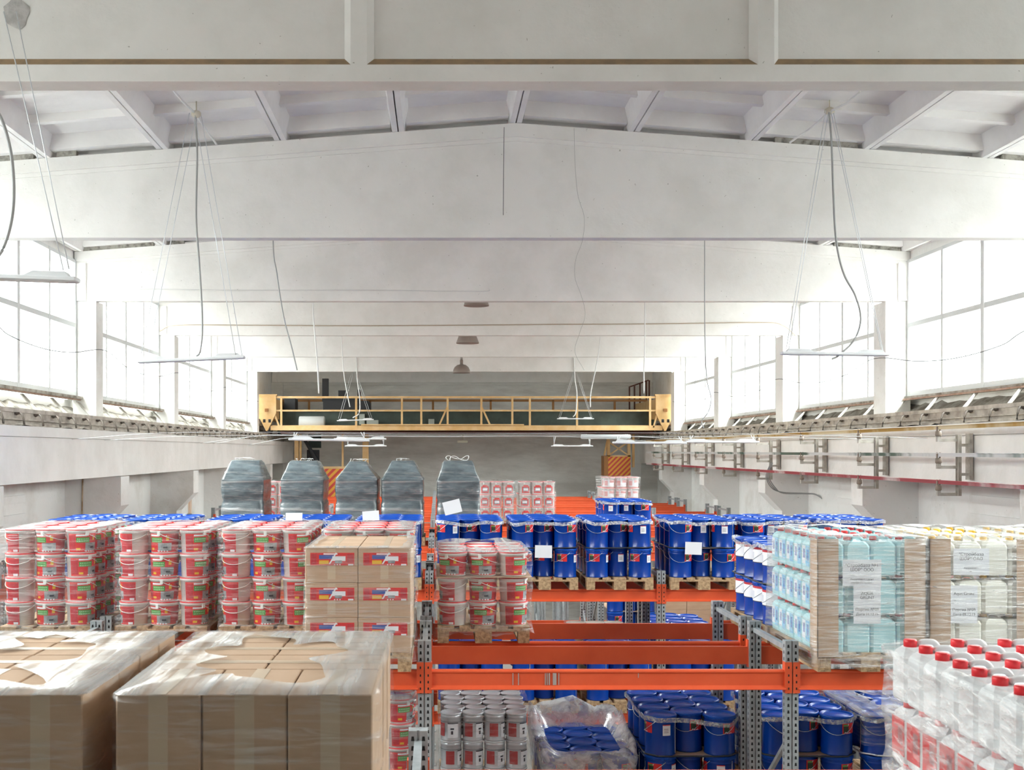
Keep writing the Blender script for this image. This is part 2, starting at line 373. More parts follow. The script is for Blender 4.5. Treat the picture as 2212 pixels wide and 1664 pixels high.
# side walls with window openings, columns, crane girders
def sidewall(side):
    sx = -1 if side == 'left' else 1
    xw = XL if sx < 0 else XR
    def X(d): return xw + sx * d         # d outward from the window plane
    def bx(b, d0, d1, y0, y1, h0, h1, m=0): b.box(min(X(d0), X(d1)), max(X(d0), X(d1)), y0, y1, CZ + h0, CZ + h1, m)
    b = MB()
    bx(b, 0.17, 0.45, Y0, Y1, -CZ, 0.93)
    bx(b, 0.0, 0.45, Y0, Y1, 3.46, 4.6)
    bx(b, 0.0, 0.45, WIN[-1][1], Y1, 0.93, 3.46)
    bx(b, 0.0, 0.45, Y0, BAYS[1], 0.93, 3.46)
    for y in BAYS[:-1]: bx(b, 0.02, 0.45, y - 0.02, y + 0.42, 0.93, 3.46)
    # shallow ledges on the wall panels
    for y in BAYS[:-1]:
        for h, t in ((-0.72, 0.05), (-1.02, 0.035), (-2.2, 0.05)): bx(b, 0.13, 0.2, y + 0.6, y + 3.6 + 0.4 * math.sin(y), h - 0.12, h)
    struct(b.build('wall_' + side, WALLW), 'worn white %s wall under the tall windows' % side, 'wall')
    for y in BAYS:
        b = MB()
        if sx < 0:
            bx(b, -0.4, 0.02, y, y + 0.42, 0.3, 2.715)
            xi = -5.75
        else:
            bx(b, -0.43, 0.02, y, y + 0.55, 0.3, 2.715)
            xi = 7.72
        xo = X(0.18); xn = xi + sx * 0.4
        poly = [(xo, 0), (xn, 0), (xn, CZ - 1.42), (xi, CZ - 1.0), (xi, CZ - 0.47), (xo, CZ - 0.47)]
        if sx > 0: poly = poly[::-1]
        b.prism(poly, 'y', y, y + 0.55)
        struct(b.build('column', WALLW), 'white concrete column, %s along the %s girder' % (ORD[BAYS.index(y)], side), 'column')
    xi = -5.75 if sx < 0 else 7.71
    bot, top, led = (-0.457, 0.345, 0.19) if sx < 0 else (-0.47, 0.40, 0.22)
    b = MB(); xo = xi + sx * 0.62
    n = 60
    for j in range(len(BAYS) - 1):
        ya, yb = BAYS[j] + 0.215, BAYS[j + 1] + 0.21
        b.box(min(xi + sx * .02, xo), max(xi + sx * .02, xo), ya, yb, CZ + bot, CZ + led)
        b.box(min(xi, xo + sx * .05), max(xi, xo + sx * .05), ya, yb, CZ + led + 0.008, CZ + top)
        b.box(min(xi + sx * .05, xo), max(xi + sx * .05, xo), ya, yb, CZ + led, CZ + led + .01)
    struct(b.build('crane_girder', WHITE), 'white concrete crane runway girder along the %s wall' % side, 'girder')
    # rough bed and sloping debris behind the rail, up to the sills
    b = MB(); ny = 220; nx = 5; vs = []; fs = []
    for i in range(ny + 1):
        yy = Y0 + 0.3 + (BAYS[-1] - Y0 - 0.3) * i / ny
        for j in range(nx + 1):
            t = j / nx; x = xi + sx * (0.03 + t * (abs(X(0.17) - xi) - 0.03)); h = top - 0.02 + (0.07 if j == 0 else 0) * 0 + (0.5 * max(0, t - 0.45) / 0.55) * 0.9
            q = noise.noise((x * 5, yy * 3.1, sx)) * 0.05 + noise.noise((x * 14, yy * 11, sx)) * 0.03
            vs.append((x, yy, CZ + h + q + 0.02))
    for i in range(ny):
        for j in range(nx): a = i * (nx + 1) + j; fs.append((a, a + 1, a + nx + 2, a + nx + 1))
    b.add(vs, fs, 0, False)
    g = b.build('rail_bed', SILL); struct(g, 'crumbling mortar bed behind the %s crane rail' % side, 'mortar bed')
    # rail
    xr = -6.0 if sx < 0 else 7.95
    t = thing('crane_rail', 'weathered steel crane rail with hook clips along the %s wall' % side, 'rail', (xr, 0, CZ + top))
    b = MB(); ya, yb = -2.0, 43.6
    b.box(-0.09, 0.09, ya, yb, 0.0, 0.05); b.box(-0.02, 0.02, ya, yb, 0.05, 0.2); b.box(-0.05, 0.05, ya, yb, 0.2, 0.26)
    b.box(-0.075, -0.02, ya, yb, 0.09, 0.11); b.box(0.02, 0.075, ya, yb, 0.09, 0.11)
    b.build('rail', RAILM, t)
    c = MB(); ct = -sx
    c.tube([(ct * 0.03, 0, 0.17), (ct * 0.08, -0.02, 0.19), (ct * 0.13, -0.06, 0.17), (ct * 0.17, -0.1, 0.1), (ct * 0.19, -0.12, 0.02)], 0.016, 6)
    c.box(ct * 0.06 - 0.035, ct * 0.06 + 0.035, -0.05, 0.03, 0.17, 0.2)
    cm = c.mesh('hook_clip', CLIPM)
    y = 12.0
    while y < 40:
        o = bpy.data.objects.new('hook_clip', cm); COL.objects.link(o); o.parent = t; o.location = (0, y, 0); y += 0.75
    # flat iron struts leaning from the rail to the sill
    y = 13.0; i = 0
    sm = MB(); xs = abs(X(-0.05) - xr); sm.bar((0, 0, 0.1), (sx * xs, 0.45, 0.55), 0.05, 0.02); sm = sm.mesh('strut', BRKT)
    while y < 37:
        o = bpy.data.objects.new('strut', sm); COL.objects.link(o); o.location = (0, y, 0); o.parent = t; y += 1.35; i += 1
    return xi
sidewall('left'); sidewall('right')

wn = 0
for side, xw, sx in (('left', XL, -1), ('right', XR, 1)):
    for ya, yb, k in WIN:
        wn += 1; z0, z1 = CZ + 0.98, CZ + 3.46; zm = CZ + 2.27
        t = thing('window_%d' % wn, 'tall multi pane white window, %s bay along the %s wall' % (ORD[k - 1], side), 'window', (xw, (ya + yb) / 2, z0)); t['kind'] = 'structure'  # the last bay's pair is added for its light, hidden behind the columns
        L = yb - ya; b = MB(); hh = z1 - z0
        for yy, wd in ((-L / 2 + .035, .07), (-L / 4, .072), (0, .11), (L / 4, .072), (L / 2 - .035, .07)):
            b.box(-0.05, 0.05, yy - wd / 2, yy + wd / 2, 0, hh)
        b.box(-0.035, 0.035, -0.012 - 0.05, 0.062, 0, hh)
        for z, wd in ((0.045, 0.09), (zm - z0, 0.085), (hh - 0.03, 0.06)): b.box(-0.047, 0.047, -L / 2, L / 2, z - wd / 2, z + wd / 2)
        b.build('window_frame', FRAMEM, t)
        b = MB(); b.box(-0.004, 0.004, -L / 2, L / 2, 0, hh); b.build('glass_pane', PANE, t)
        b = MB(); b.box(-0.1, 0.17, -L / 2, L / 2, -0.05, 0.0); b.build('sill', SILL, t)
        b = MB(); b.box(min(-sx * .13, -sx * .1), max(-sx * .13, -sx * .1), -L / 2, L / 2, -0.07, -0.04); b.build('sill_angle', RUST, t)

# end walls
b = MB(); b.box(-7.0, 9.0, Y1 - 0.02, Y1 + 0.35, 0, CZ + 4.6)
for x0 in (-7.0, 8.1): b.box(x0, x0 + 0.85, Y1 - 0.3, Y1, 0, CZ + 2.7)
b.box(-7, 9, Y1 - 0.02 - .1, Y1, CZ + 2.62, CZ + 4.3)
struct(b.build('wall_far', FARW), 'grey rough painted brick end wall behind the crane', 'wall')
b = MB(); b.box(-7.0, 9.0, Y0 - 0.3, Y0, 0, CZ + 4.6)
struct(b.build('wall_near', WALLW), 'white end wall behind the camera', 'wall')

# rust streak and a thin tan pipe on the left wall
b = MB(); xs = XL - .17 + .004
b.add([(xs, 29.95, CZ - .5), (xs, 30.75, CZ - .5), (xs, 30.6, CZ - 1.3), (xs, 30.55, CZ - 2.3), (xs, 30.1, CZ - 2.3), (xs, 30.15, CZ - 1.2)], [(0, 1, 2, 3, 4, 5)])
struct(b.build('rust_streak', mat('rust_stained_paint', '#e4d2c0', .9, col2='#c08d66', scale=3, stretch=(1, 2.5, .35), lo=.35, hi=.7)), 'orange rust streak down the left wall', 'wall stain')
b = MB(); xp_ = (178 - 945) * 20.15 / F; b.tube([(xp_, 20.165, CZ - .47), (xp_ - .01, 20.165, CZ - 1.0), (xp_ - .03, 20.165, CZ - 2.4)], .014, 6)
tag(b.build('pipe', mat('tan_pipe', '#c7b49a', .8, col2='#9b7f62', scale=5)), 'thin tan pipe running down the left wall column', 'pipe')

# ------------------------------------------------------------------ racks
PAIR = [3.52, 8.46, 13.4, 18.34, 23.28, 28.22, 33.16, 38.1]
ROWS = []
for p in PAIR: ROWS += [p, p + 1.25]
DEP = 1.05; BH = -1.67; BH2 = -3.15
UPR = {r: [-5.7, -2.9, -0.1, 2.7, 5.5, 7.4] for r in range(len(ROWS))}
for r in (14, 15): UPR[r] = [-5.7, -2.9, -0.1, 2.7, 5.5]
for r in (0, 1): UPR[r] = [-2.9, -0.1, 2.7]
for r in (2, 3): UPR[r] = [-2.9, -0.1, 2.7, 5.5]
ROWN = ['closest', 'second'] + ORD[2:] + ['fifteenth', 'last']

def post_mesh(full):
    b = MB(); top = CZ - 1.45
    b.box(-0.05, -0.006, 0, 0.075, 0, top); b.box(0.006, 0.05, 0, 0.075, 0, top); b.box(-0.01, 0.01, 0.012, 0.07, 0, top)
    b.box(-0.07, 0.07, -0.03, 0.105, 0, 0.01)
    if full:
        z = top - 0.04
        while z > top - 2.2:
            for sx in (-1, 1):
                x = sx * 0.028
                b.add([(x - .009, -.001, z - .012), (x + .009, -.001, z - .012), (x + .006, -.001, z + .012), (x - .006, -.001, z + .012)], [(0, 1, 2, 3)], 1)
                b.add([(sx * .0505, .03, z - .012), (sx * .0505, .048, z - .012), (sx * .0505, .046, z + .012), (sx * .0505, .032, z + .012)], [(0, 1, 2, 3) if sx > 0 else (3, 2, 1, 0)], 1)
            z -= 0.05
    return b.mesh('post', [GALV, HOLE])
PM = [post_mesh(True), post_mesh(False)]
b = MB(); top = CZ - 1.45
b.box(-0.02, 0.02, 0.07, DEP - 0.07, top - 0.09, top - 0.05); BRTOP = b.mesh('top_brace', GALV)
b = MB(); z = top - 0.75; s = 1; k = 0
while z > 0.6:
    b.bar((0, 0.07 if s > 0 else DEP - 0.07, z), (0, DEP - 0.07 if s > 0 else 0.07, z - 0.75), 0.03, 0.03); z -= 0.75; s = -s
BRDIAG = b.mesh('diagonal_brace', GALV)
UN = {-5.7: 'next to the left wall', -2.9: 'left of the centre aisle line', -0.1: 'at the centre', 2.7: 'right of centre', 5.5: 'near the right wall', 7.4: 'at the right wall end'}
for r, y in enumerate(ROWS):
    for x in UPR[r]:
        t = thing('rack_frame', 'grey rack upright frame %s, %s rack row' % (UN[x], ROWN[r]), 'rack frame', (x, y, 0), 0, 'grey rack upright frames')
        for yy in (0, DEP - 0.075):
            o = bpy.data.objects.new('post', PM[0 if r < 8 else 1]); COL.objects.link(o); o.parent = t; o.location = (0, yy, 0)
        for nm, me in (('top_brace', BRTOP), ('diagonal_brace', BRDIAG)):
            o = bpy.data.objects.new(nm, me); COL.objects.link(o); o.parent = t
BEAM = {}
def beam_proto(L, flip):
    key = (round(L, 3), flip)
    if key in BEAM: return BEAM[key]
    s = -1 if flip else 1
    prof = [(0.0, -0.15), (-0.018, -0.149), (-0.02, -0.144), (0.006, -0.118), (0.006, -0.03), (-0.003, -0.018), (-0.003, -0.010), (0.008, 0.0), (0.045, 0.0), (0.045, -0.15)]
    prof = [(s * a, z) for a, z in prof]
    if s > 0: prof = prof[::-1]
    b = MB(); b.prism(prof, 'x', 0.05, L - 0.05); b.f[0:0] = []
    body = b.mesh('beam', ORANGE)
    ends = []
    for e in (0, 1):
        c = MB(); x0, x1 = (0.004, 0.055) if e == 0 else (L - 0.055, L - 0.004)
        ya, yb = (-0.012, -0.004) if not flip else (0.004, 0.012)
        c.box(x0, x1, ya, yb, -0.175, 0.06)
        xx = (0.05, 0.058) if e == 0 else (L - 0.058, L - 0.05)
        c.box(xx[0], xx[1], min(ya, s * 0.05), max(yb, s * 0.05), -0.175, 0.06)
        for z in (-0.14, -0.09, -0.04, 0.02):
            xm = (x0 + x1) / 2
            c.box(xm - .005, xm + .005, ya - .001, yb + .001, z - .009, z + .009, 1)
        ends.append(('end_connector', c.mesh('end_connector', [ORANGE, HOLE]), []))
    BEAM[key] = [('beam_body', body, [])] + ends
    return BEAM[key]
BAYN = {-5.7: 'far left bay', -2.9: 'left bay', -0.1: 'centre bay', 2.7: 'right bay', 5.5: 'end bay'}
for r, y in enumerate(ROWS):
    for xa, xb in zip(UPR[r][:-1], UPR[r][1:]):
        for lev, h in (('upper', BH), ('lower', BH2)):
            if lev == 'lower' and r > 7: continue
            for nm, yy, fl in (('front', y - 0.002, False), ('rear', y + DEP + 0.002, True)):
                place(beam_proto(xb - xa, fl), 'rack_beam', 'orange %s rack beam, %s side, %s of %s rack row' % (lev, nm, BAYN[xa], ROWN[r]), 'rack beam', (xa, yy, CZ + h), 0, 'orange rack beams')
# scrapes of bare primer on the nearest centre beam
bm = [o for o in COL.objects if o.name.startswith('rack_beam') and o.get('label', '').startswith('orange upper rack beam, front side, centre bay of third')][0]
b = MB()
for x0, wd in ((1107, 2), (1119, 2), (1177, 2), (1181, 2), (1185, 3), (1194, 6), (1200, 2), (1206, 2), (1378, 1.5)):
    X0 = (x0 - 945) / 283.6 + 0.1; b.box(X0, X0 + wd / 283.6, 0.0015, 0.0035, -0.115 if x0 < 1300 else -0.06, -0.02)
b.build('primer_scrape', mat('bare_primer', '#a9a09a', 0.6), bm)

# ------------------------------------------------------------------ pallets
def pallet_proto():
    b = MB()
    for x, wd in ((0.0, .145), (0.19, .1), (0.3275, .145), (0.51, .1), (0.655, .145)): b.box(x, x + wd, 0, 1.2, 0.122, 0.144)
    for y in (0, 0.5275, 1.055): b.box(0, 0.8, y, y + .145, 0.1, 0.122)
    deck = b.mesh('deck', WOOD); out = [('deck', deck, [])]
    for x, wd in ((0.0, .1), (0.3275, .145), (0.7, .1)):
        c = MB(); c.box(x, x + wd, 0, 1.2, 0, 0.022)
        for y in (0, 0.5275, 1.055): c.box(x, x + wd, y, y + .145, 0.022, 0.1)
        out.append(('runner', c.mesh('runner', WOOD), []))
    return out
PAL = pallet_proto()
PH = 0.144
def pallet(x, row, lev, what):
    y = ROWS[row] - 0.075; h = BH if lev == 'upper' else BH2
    place(PAL, 'wooden_pallet', 'wooden pallet under %s' % what, 'pallet', (x, y, CZ + h), 0, 'wooden pallets on the racks')
    return x, y, h + PH

# ------------------------------------------------------------------ drums
def drum_proto(kind):
    r = 0.136; H = 0.35
    b = MB(); b.lathe([(r - .006, 0), (r + .001, .004), (r, .012), (r - .003, .018), (r - .003, .28), (r + .001, .284), (r - .003, .29), (r - .003, .3), (r + .002, .308), (r - .004, .33)], 28)
    body = ('drum_body', b.mesh('drum_body', BLUE), [])
    b = MB(); b.lathe([(r + .002, .318), (r + .007, .322), (r + .007, .338), (r + .002, .346), (r - .006, .346), (r - .012, .334), (r - .03, .332), (r - .036, .336), (0.001, .337)], 28, caps=False)
    for a in range(0, 360, 30):
        b.patch(r, r, a - 4, a + 4, .318, .338, .010, 0, 2)
    lid = ('lid', b.mesh('lid', BLUE_L), [])
    out = [body, lid]
    if kind == 'white':
        b = MB(); b.patch(r, r, -78, 78, .165, .29, .001, 0, 14); b.patch(r, r, -78, 78, .285, .305, .0016, 1, 14); b.patch(r, r, -60, -20, .2, .26, .0016, 2, 4); b.patch(r, r, -78, 78, .165, .172, .0016, 3, 14)
        out.append(('paper_label', b.mesh('paper_label', [WHITEP, RED_D, mat('pale_print', '#c9ccd6', .6), INK]), []))
    else:
        b = MB(); b.patch(r, r, -28, 28, .195, .285, .001, 0, 8); b.patch(r, r, -24, -2, .205, .26, .0016, 1, 5); b.patch(r, r, -2, 24, .22, .262, .0016, 2, 4) if kind == 'b' else None
        b.patch(r, r, -20, -16, .205, .28, .0022, 3, 1, skew=16); b.patch(r, r, -24, -4, .262, .276, .0016, 4, 4)
        for a in (-12, -5, 2): b.patch(r, r, a, a + 4, .198, .206, .0022, 3, 1)
        out.append(('red_label', b.mesh('red_label', [RED, DKGR, RED_D, WHITEP, GREEN]), []))
        b = MB(); b.patch(r, r, 68, 98, .18, .275, .001, 0, 5); b.patch(r, r, 68, 98, .267, .275, .0016, 1, 5)
        for z in (.205, .22, .235): b.patch(r, r, 73, 90, z, z + .004, .0016, 2, 3)
        out.append(('paper_label', b.mesh('paper_label', [WHITEP, RED_D, INK]), []))
    b = MB(); b.box(-.0035, .0035, -r - .0022, -r + .004, .01, .305)
    me = b.mesh('seam', SEAMM); me.transform(Matrix.Rotation(R(130), 4, 'Z')); out.append(('seam', me, []))
    b = MB(); pts = [((r + .004) * math.cos(a), -(r + .004) * math.sin(a), .3 - 0.115 * math.sin(a)) for a in [PI * i / 14 for i in range(15)]]
    b.tube(pts, .0028, 5); me = b.mesh('handle', SEAMM); me.transform(Matrix.Rotation(R(-48), 4, 'Z')); out.append(('handle', me, []))
    return out
DR = {'a': drum_proto('a'), 'b': drum_proto('b'), 'white': drum_proto('white')}
DRH = 0.35
COLN = ['left', 'middle', 'right']; RN = ['front row', 'second row', 'third row', 'rear row']
def inner_sheet(x, y, h, what, z, lev=''):
    m = MB(); m.box(x + .05, x + .75, y + .05, y + 1.15, CZ + z - .0007, CZ + z + .0005)
    tag(m.build('layer_sheet', CARD), 'thin card %slayer sheet inside %s' % (lev, what), 'card sheet', 'card layer sheets inside the loads')
def drum_xy(c, j):
    if c == 1: return 0.40, 0.14 + 0.125 + 0.288 * j
    return (0.14, 0.4, 0.66)[c], 0.14 + 0.293 * j
def drums(x, row, lev, what, tiers=2, rows=4, lower='f', kind='ab', group=None):
    x, y, h = pallet(x, row, lev, what)
    if tiers > 1: inner_sheet(x, y, h, what, h + DRH)
    for tnum in range(tiers):
        topt = tnum == tiers - 1
        for j in range(rows):
            for c in range(3):
                if not topt and not (('f' in lower and j == 0) or ('l' in lower and c == 0) or ('r' in lower and c == 2)): continue
                dx, dy = drum_xy(c, j)
                kd = 'white' if kind == 'white' else random.choice('ab')
                rot = random.choice((-38, -25, 14, 28, 40, -70, -95, 75)) + random.uniform(-6, 6)
                if kind == 'white': rot = -72 + random.uniform(-12, 12)
                tn = ('single' if tiers == 1 else 'upper' if topt else 'lower')
                d = place(DR[kd], 'steel_drum', 'blue drum, %s tier, %s %s, on %s' % (tn, RN[j], COLN[c], what), 'drum', W(x + dx, y + dy, h + tnum * (DRH + .001)), R(rot), group or 'blue steel drums')
    return x, y, h
def band(x0, x1, y0, y1, z, r, mt, name, label, cat, wob=0.0, n=40, gr=None, c=0.1, flat=None):
    """a strap or film rope round a square load"""
    pts = []; P = 2 * (x1 - x0 + y1 - y0)
    corners = [(x0 + c, y0), (x1 - c, y0), (x1, y0 + c), (x1, y1 - c), (x1 - c, y1), (x0 + c, y1), (x0, y1 - c), (x0, y0 + c), (x0 + c, y0)]
    for (a, b_) in zip(corners[:-1], corners[1:]):
        for i in range(6):
            t = i / 6; xx = a[0] + (b_[0] - a[0]) * t; yy = a[1] + (b_[1] - a[1]) * t
            pts.append((xx, yy, z + wob * noise.noise((xx * 4, yy * 4, z * 3))))
    pts.append(pts[0]); m = MB()
    if flat:
        vs = []; fs = []
        for p in pts: vs += [(p[0], p[1], p[2] - flat / 2), (p[0], p[1], p[2] + flat / 2)]
        for i in range(len(pts) - 1): fs.append((2 * i, 2 * i + 2, 2 * i + 3, 2 * i + 1))
        cx, cyy = (x0 + x1) / 2, (y0 + y1) / 2; nb = len(vs)
        vs += [(cx + (v[0] - cx) * 1.004, cyy + (v[1] - cyy) * 1.004, v[2]) for v in vs]
        fs += [tuple(nb + i for i in f[::-1]) for f in fs]
        m.add(vs, fs, 0, True)
    else: m.tube(pts, r, 5)
    o = m.build(name, mt); return tag(o, label, cat, gr)
def drum_wrap(x, y, h, what, tiers=2, light=False, strap=True):
    zt = CZ + h + tiers * DRH
    if tiers > 1 and strap: band(x - .008, x + .808, y - .008, y + 1.2, CZ + h + DRH + 0.01, .008, STRAPB if not light else CHAIN, 'strap', 'thin dark strap round %s' % what, 'strap', 0.012, gr='straps round the drum pallets')
    band(x - .012, x + .812, y - .012, y + 1.21, zt - 0.04, .012, FILMC, 'film_band', 'twisted clear film band atop %s' % what, 'film', 0.05, gr='clear film bands round the drum pallets', flat=0.04)

C_ = 4
Cpal = [(-4.7, 'the leftmost drum pallet behind buckets', 'f'), (-3.8, 'the second drum pallet behind buckets', 'f'), (-2.8, 'the third drum pallet behind buckets', 'f'),
        (-1.9, 'the paper-topped drum pallet behind buckets', 'f'), (-1.0, 'the drum pallet behind labelled cartons', 'f'),
        (0.0, 'the drum pallet with tilted paper', 'f'), (0.9, 'the drum pallet with strapped paper', 'f'), (1.8, 'the drum pallet left of far upright', 'fl'),
        (2.8, 'the drum pallet right of far upright', 'fl'), (3.7, 'the drum pallet behind white-labelled drums', 'f'), (4.6, 'the drum pallet nearest right wall', 'f')]
for x, what, lower in Cpal:
    g = drums(x + random.uniform(-.015, .015), C_, 'upper', what, lower=lower)
    drum_wrap(*g, what, strap=x > -.5)
for x, what in ((0.0, 'the shaded pallet below the tilted paper'), (0.9, 'the shaded pallet right of grey tins'), (1.8, 'the shaded pallet above the shrouded drums'), (2.8, 'the shaded pallet beyond bare beams')):
    drums(x, C_, 'lower', what, rows=2, lower='f')
g = drums(2.74, 6, 'upper', 'the drum pallet below striped mast', lower='fl'); drum_wrap(*g, 'the drum pallet below striped mast', light=True)
drums(2.85, 5, 'lower', 'the lid row below far beam', lower='f')
drums(2.8, 6, 'lower', 'the dim pallet under far beam', rows=1, lower='f')
# second double row: slim drums with white labels, and the lower drum pallets
g = drums(2.86, 3, 'upper', 'the white-labelled pallet beside pale canisters', lower='fl', kind='white', group='blue drums with white labels'); drum_wrap(*g, 'the white-labelled drum pallet')
g = drums(1.82, 3, 'lower', 'the lower pallet left of near upright', lower='fl'); drum_wrap(*g, 'the lower drum pallet left of the near upright')
g = drums(2.85, 3, 'lower', 'the lower pallet behind near upright', lower='fl'); drum_wrap(*g, 'the lower drum pallet behind the near upright')
g = drums(3.72, 3, 'lower', 'the lower pallet beside jerrycans', lower='f'); drum_wrap(*g, 'the lower drum pallet beside the jerrycans', light=True)
gw = drums(0.92, 3, 'lower', 'the film-shrouded lower pallet', tiers=1)

# ------------------------------------------------------------------ buckets
def bucket_proto(kind):
    rt, rb, H = (0.124, 0.112, 0.21) if kind == 'red' else (0.124, 0.117, 0.28) if kind == 'far' else (0.124, 0.115, 0.235)
    def rr(z): return rb + (rt - rb) * z / H
    b = MB(); b.lathe([(rb - .006, 0), (rb, .004), (rr(H - .03), H - .03), (rr(H - .03) + .006, H - .029), (rt + .007, H - .004), (rt + .004, H - .002)], 28)
    out = [('bucket_body', b.mesh('bucket_body', BUCKW), [])]
    b = MB(); b.lathe([(rt + .007, H - .010), (rt + .008, H - .002), (rt + .003, H), (rt - .008, H), (rt - .014, H - .008), (rt - .06, H - .008), (.001, H - .009)], 28, caps=False)
    out.append(('lid', b.mesh('lid', LIDR), []))
    b = MB(); z0, z1 = 0.012, H - 0.038
    def pt(a0, a1, f0, f1, off, m, n=6, skew=0.0):
        za, zb = z0 + (z1 - z0) * f0, z0 + (z1 - z0) * f1; b.patch(rr(za), rr(zb), a0, a1, za, zb, off, m, n, skew)
    if kind == 'red':
        pt(-95, 95, 0, 1, .001, 0, 20); pt(38, 92, 0.06, 0.94, .0016, 1, 6); pt(-58, -2, .52, .80, .0016, 2, 6); pt(-20, 38, .06, .50, .0016, 3, 6)
        pt(-24, -19, .05, .92, .0022, 4, 1, skew=38); pt(-58, -14, .86, .95, .0022, 4, 5); pt(-58, -40, .10, .22, .0016, 5, 2); pt(14, 26, .62, .86, .0016, 5, 2)
        for a in (-20, -8, 4, 16): pt(a, a + 7, .02, .09, .0022, 4, 1)
        pt(-92, -62, .1, .9, .0016, 1, 4); pt(2, 20, .2, .3, .0022, 6, 2); pt(70, 90, .02, .14, .0022, 4, 3)
        for a in range(-54, -8, 7): pt(a, a + 4, .56, .62, .0022, 7, 1); pt(a + 1, a + 5, .68, .74, .0022, 7, 1)
    elif kind == 'far':
        pt(-42, 42, .08, .72, .001, 0, 8); pt(-26, 26, .72, .84, .001, 0, 6); pt(-30, 30, .08, .62, .0016, 3, 6); pt(-24, 24, .34, .54, .0022, 4, 5); pt(-26, 26, .12, .24, .0022, 0, 5)
    else:
        pt(-60, 60, .1, .9, .001, 4, 8); pt(-60, -20, .2, .8, .0016, 8, 4); pt(0, 60, .55, .85, .0016, 8, 4)
    out.append(('label', b.mesh('label', [RED, RED_D, GREEN, GREYPIC, WHITEP, YEL, INK, mat('pale_green_print', '#a9d3a0', .5), mat('pink_print', '#e0a8a8', .5)]), []))
    b = MB(); ra = rt + .005
    pts = [(ra * math.cos(a), -(ra) * math.sin(a), H - .035 - 0.06 * math.sin(a)) for a in [PI * i / 14 for i in range(15)]]
    b.tube(pts, .0035, 5)
    for s in (-1, 1): b.box(s * rt - .012, s * rt + .012, -.012, .012, H - .055, H - .02)
    me = b.mesh('handle', HANDW); me.transform(Matrix.Rotation(R(75), 4, 'Z')); out.append(('handle', me, []))
    return out, H
BK = {k: bucket_proto(k) for k in ('red', 'far', 'pink')}
def buckets(x, row, lev, what, tiers, kind='red', right=True, left=False, toprows=4, gap=None, desc='red-labelled bucket'):
    pr, H = BK[kind]; x, y, h = pallet(x, row, lev, what); z = h
    for tn in range(tiers):
        topt = tn == tiers - 1
        for j in range(4):
            for c in range(3):
                if not topt and not (j == 0 or (right and c == 2) or (left and c == 0)): continue
                if topt and j >= toprows: continue
                rot = (-82, 8, 62)[c] + random.uniform(-9, 9)
                if kind == 'red' and tiers == 3 and topt: rot = (-12, 0, 58)[c]
                if kind != 'red': rot = random.uniform(-12, 12)
                tname = 'top' if topt else ('bottom', 'second', 'third')[tn]
                place(pr, 'paint_bucket', '%s, %s tier %s %s, on %s' % (desc, tname, RN[j].replace(' row', ''), COLN[c], what), 'bucket', W(x + 0.135 + 0.265 * c, y + 0.14 + 0.3 * j, z), R(rot), 'paint buckets')
        z += H + 0.0005
        if gap is not None and tn == gap:
            m = MB(); nx = 10; vs = []; fs = []
            for lz in (0.001, 0.006):
                for jj in range(2):
                    for i in range(nx + 1):
                        xx = -0.01 + 0.83 * i / nx; vs.append((x + xx, y - 0.012 + 1.2 * jj, CZ + z + lz + 0.004 * abs(math.sin(i * 1.1))))
            n1 = nx + 1
            for i in range(nx):
                fs += [(i, i + n1, i + n1 + 1, i + 1), (2 * n1 + i, 2 * n1 + i + 1, 3 * n1 + i + 1, 3 * n1 + i), (i, i + 1, 2 * n1 + i + 1, 2 * n1 + i)]
            m.add(vs, fs); tag(m.build('card_sheet', CARD), 'thin cardboard sheet between bucket tiers on %s' % what, 'cardboard sheet', 'cardboard layer sheets'); z += 0.011
    return x, y, h, z
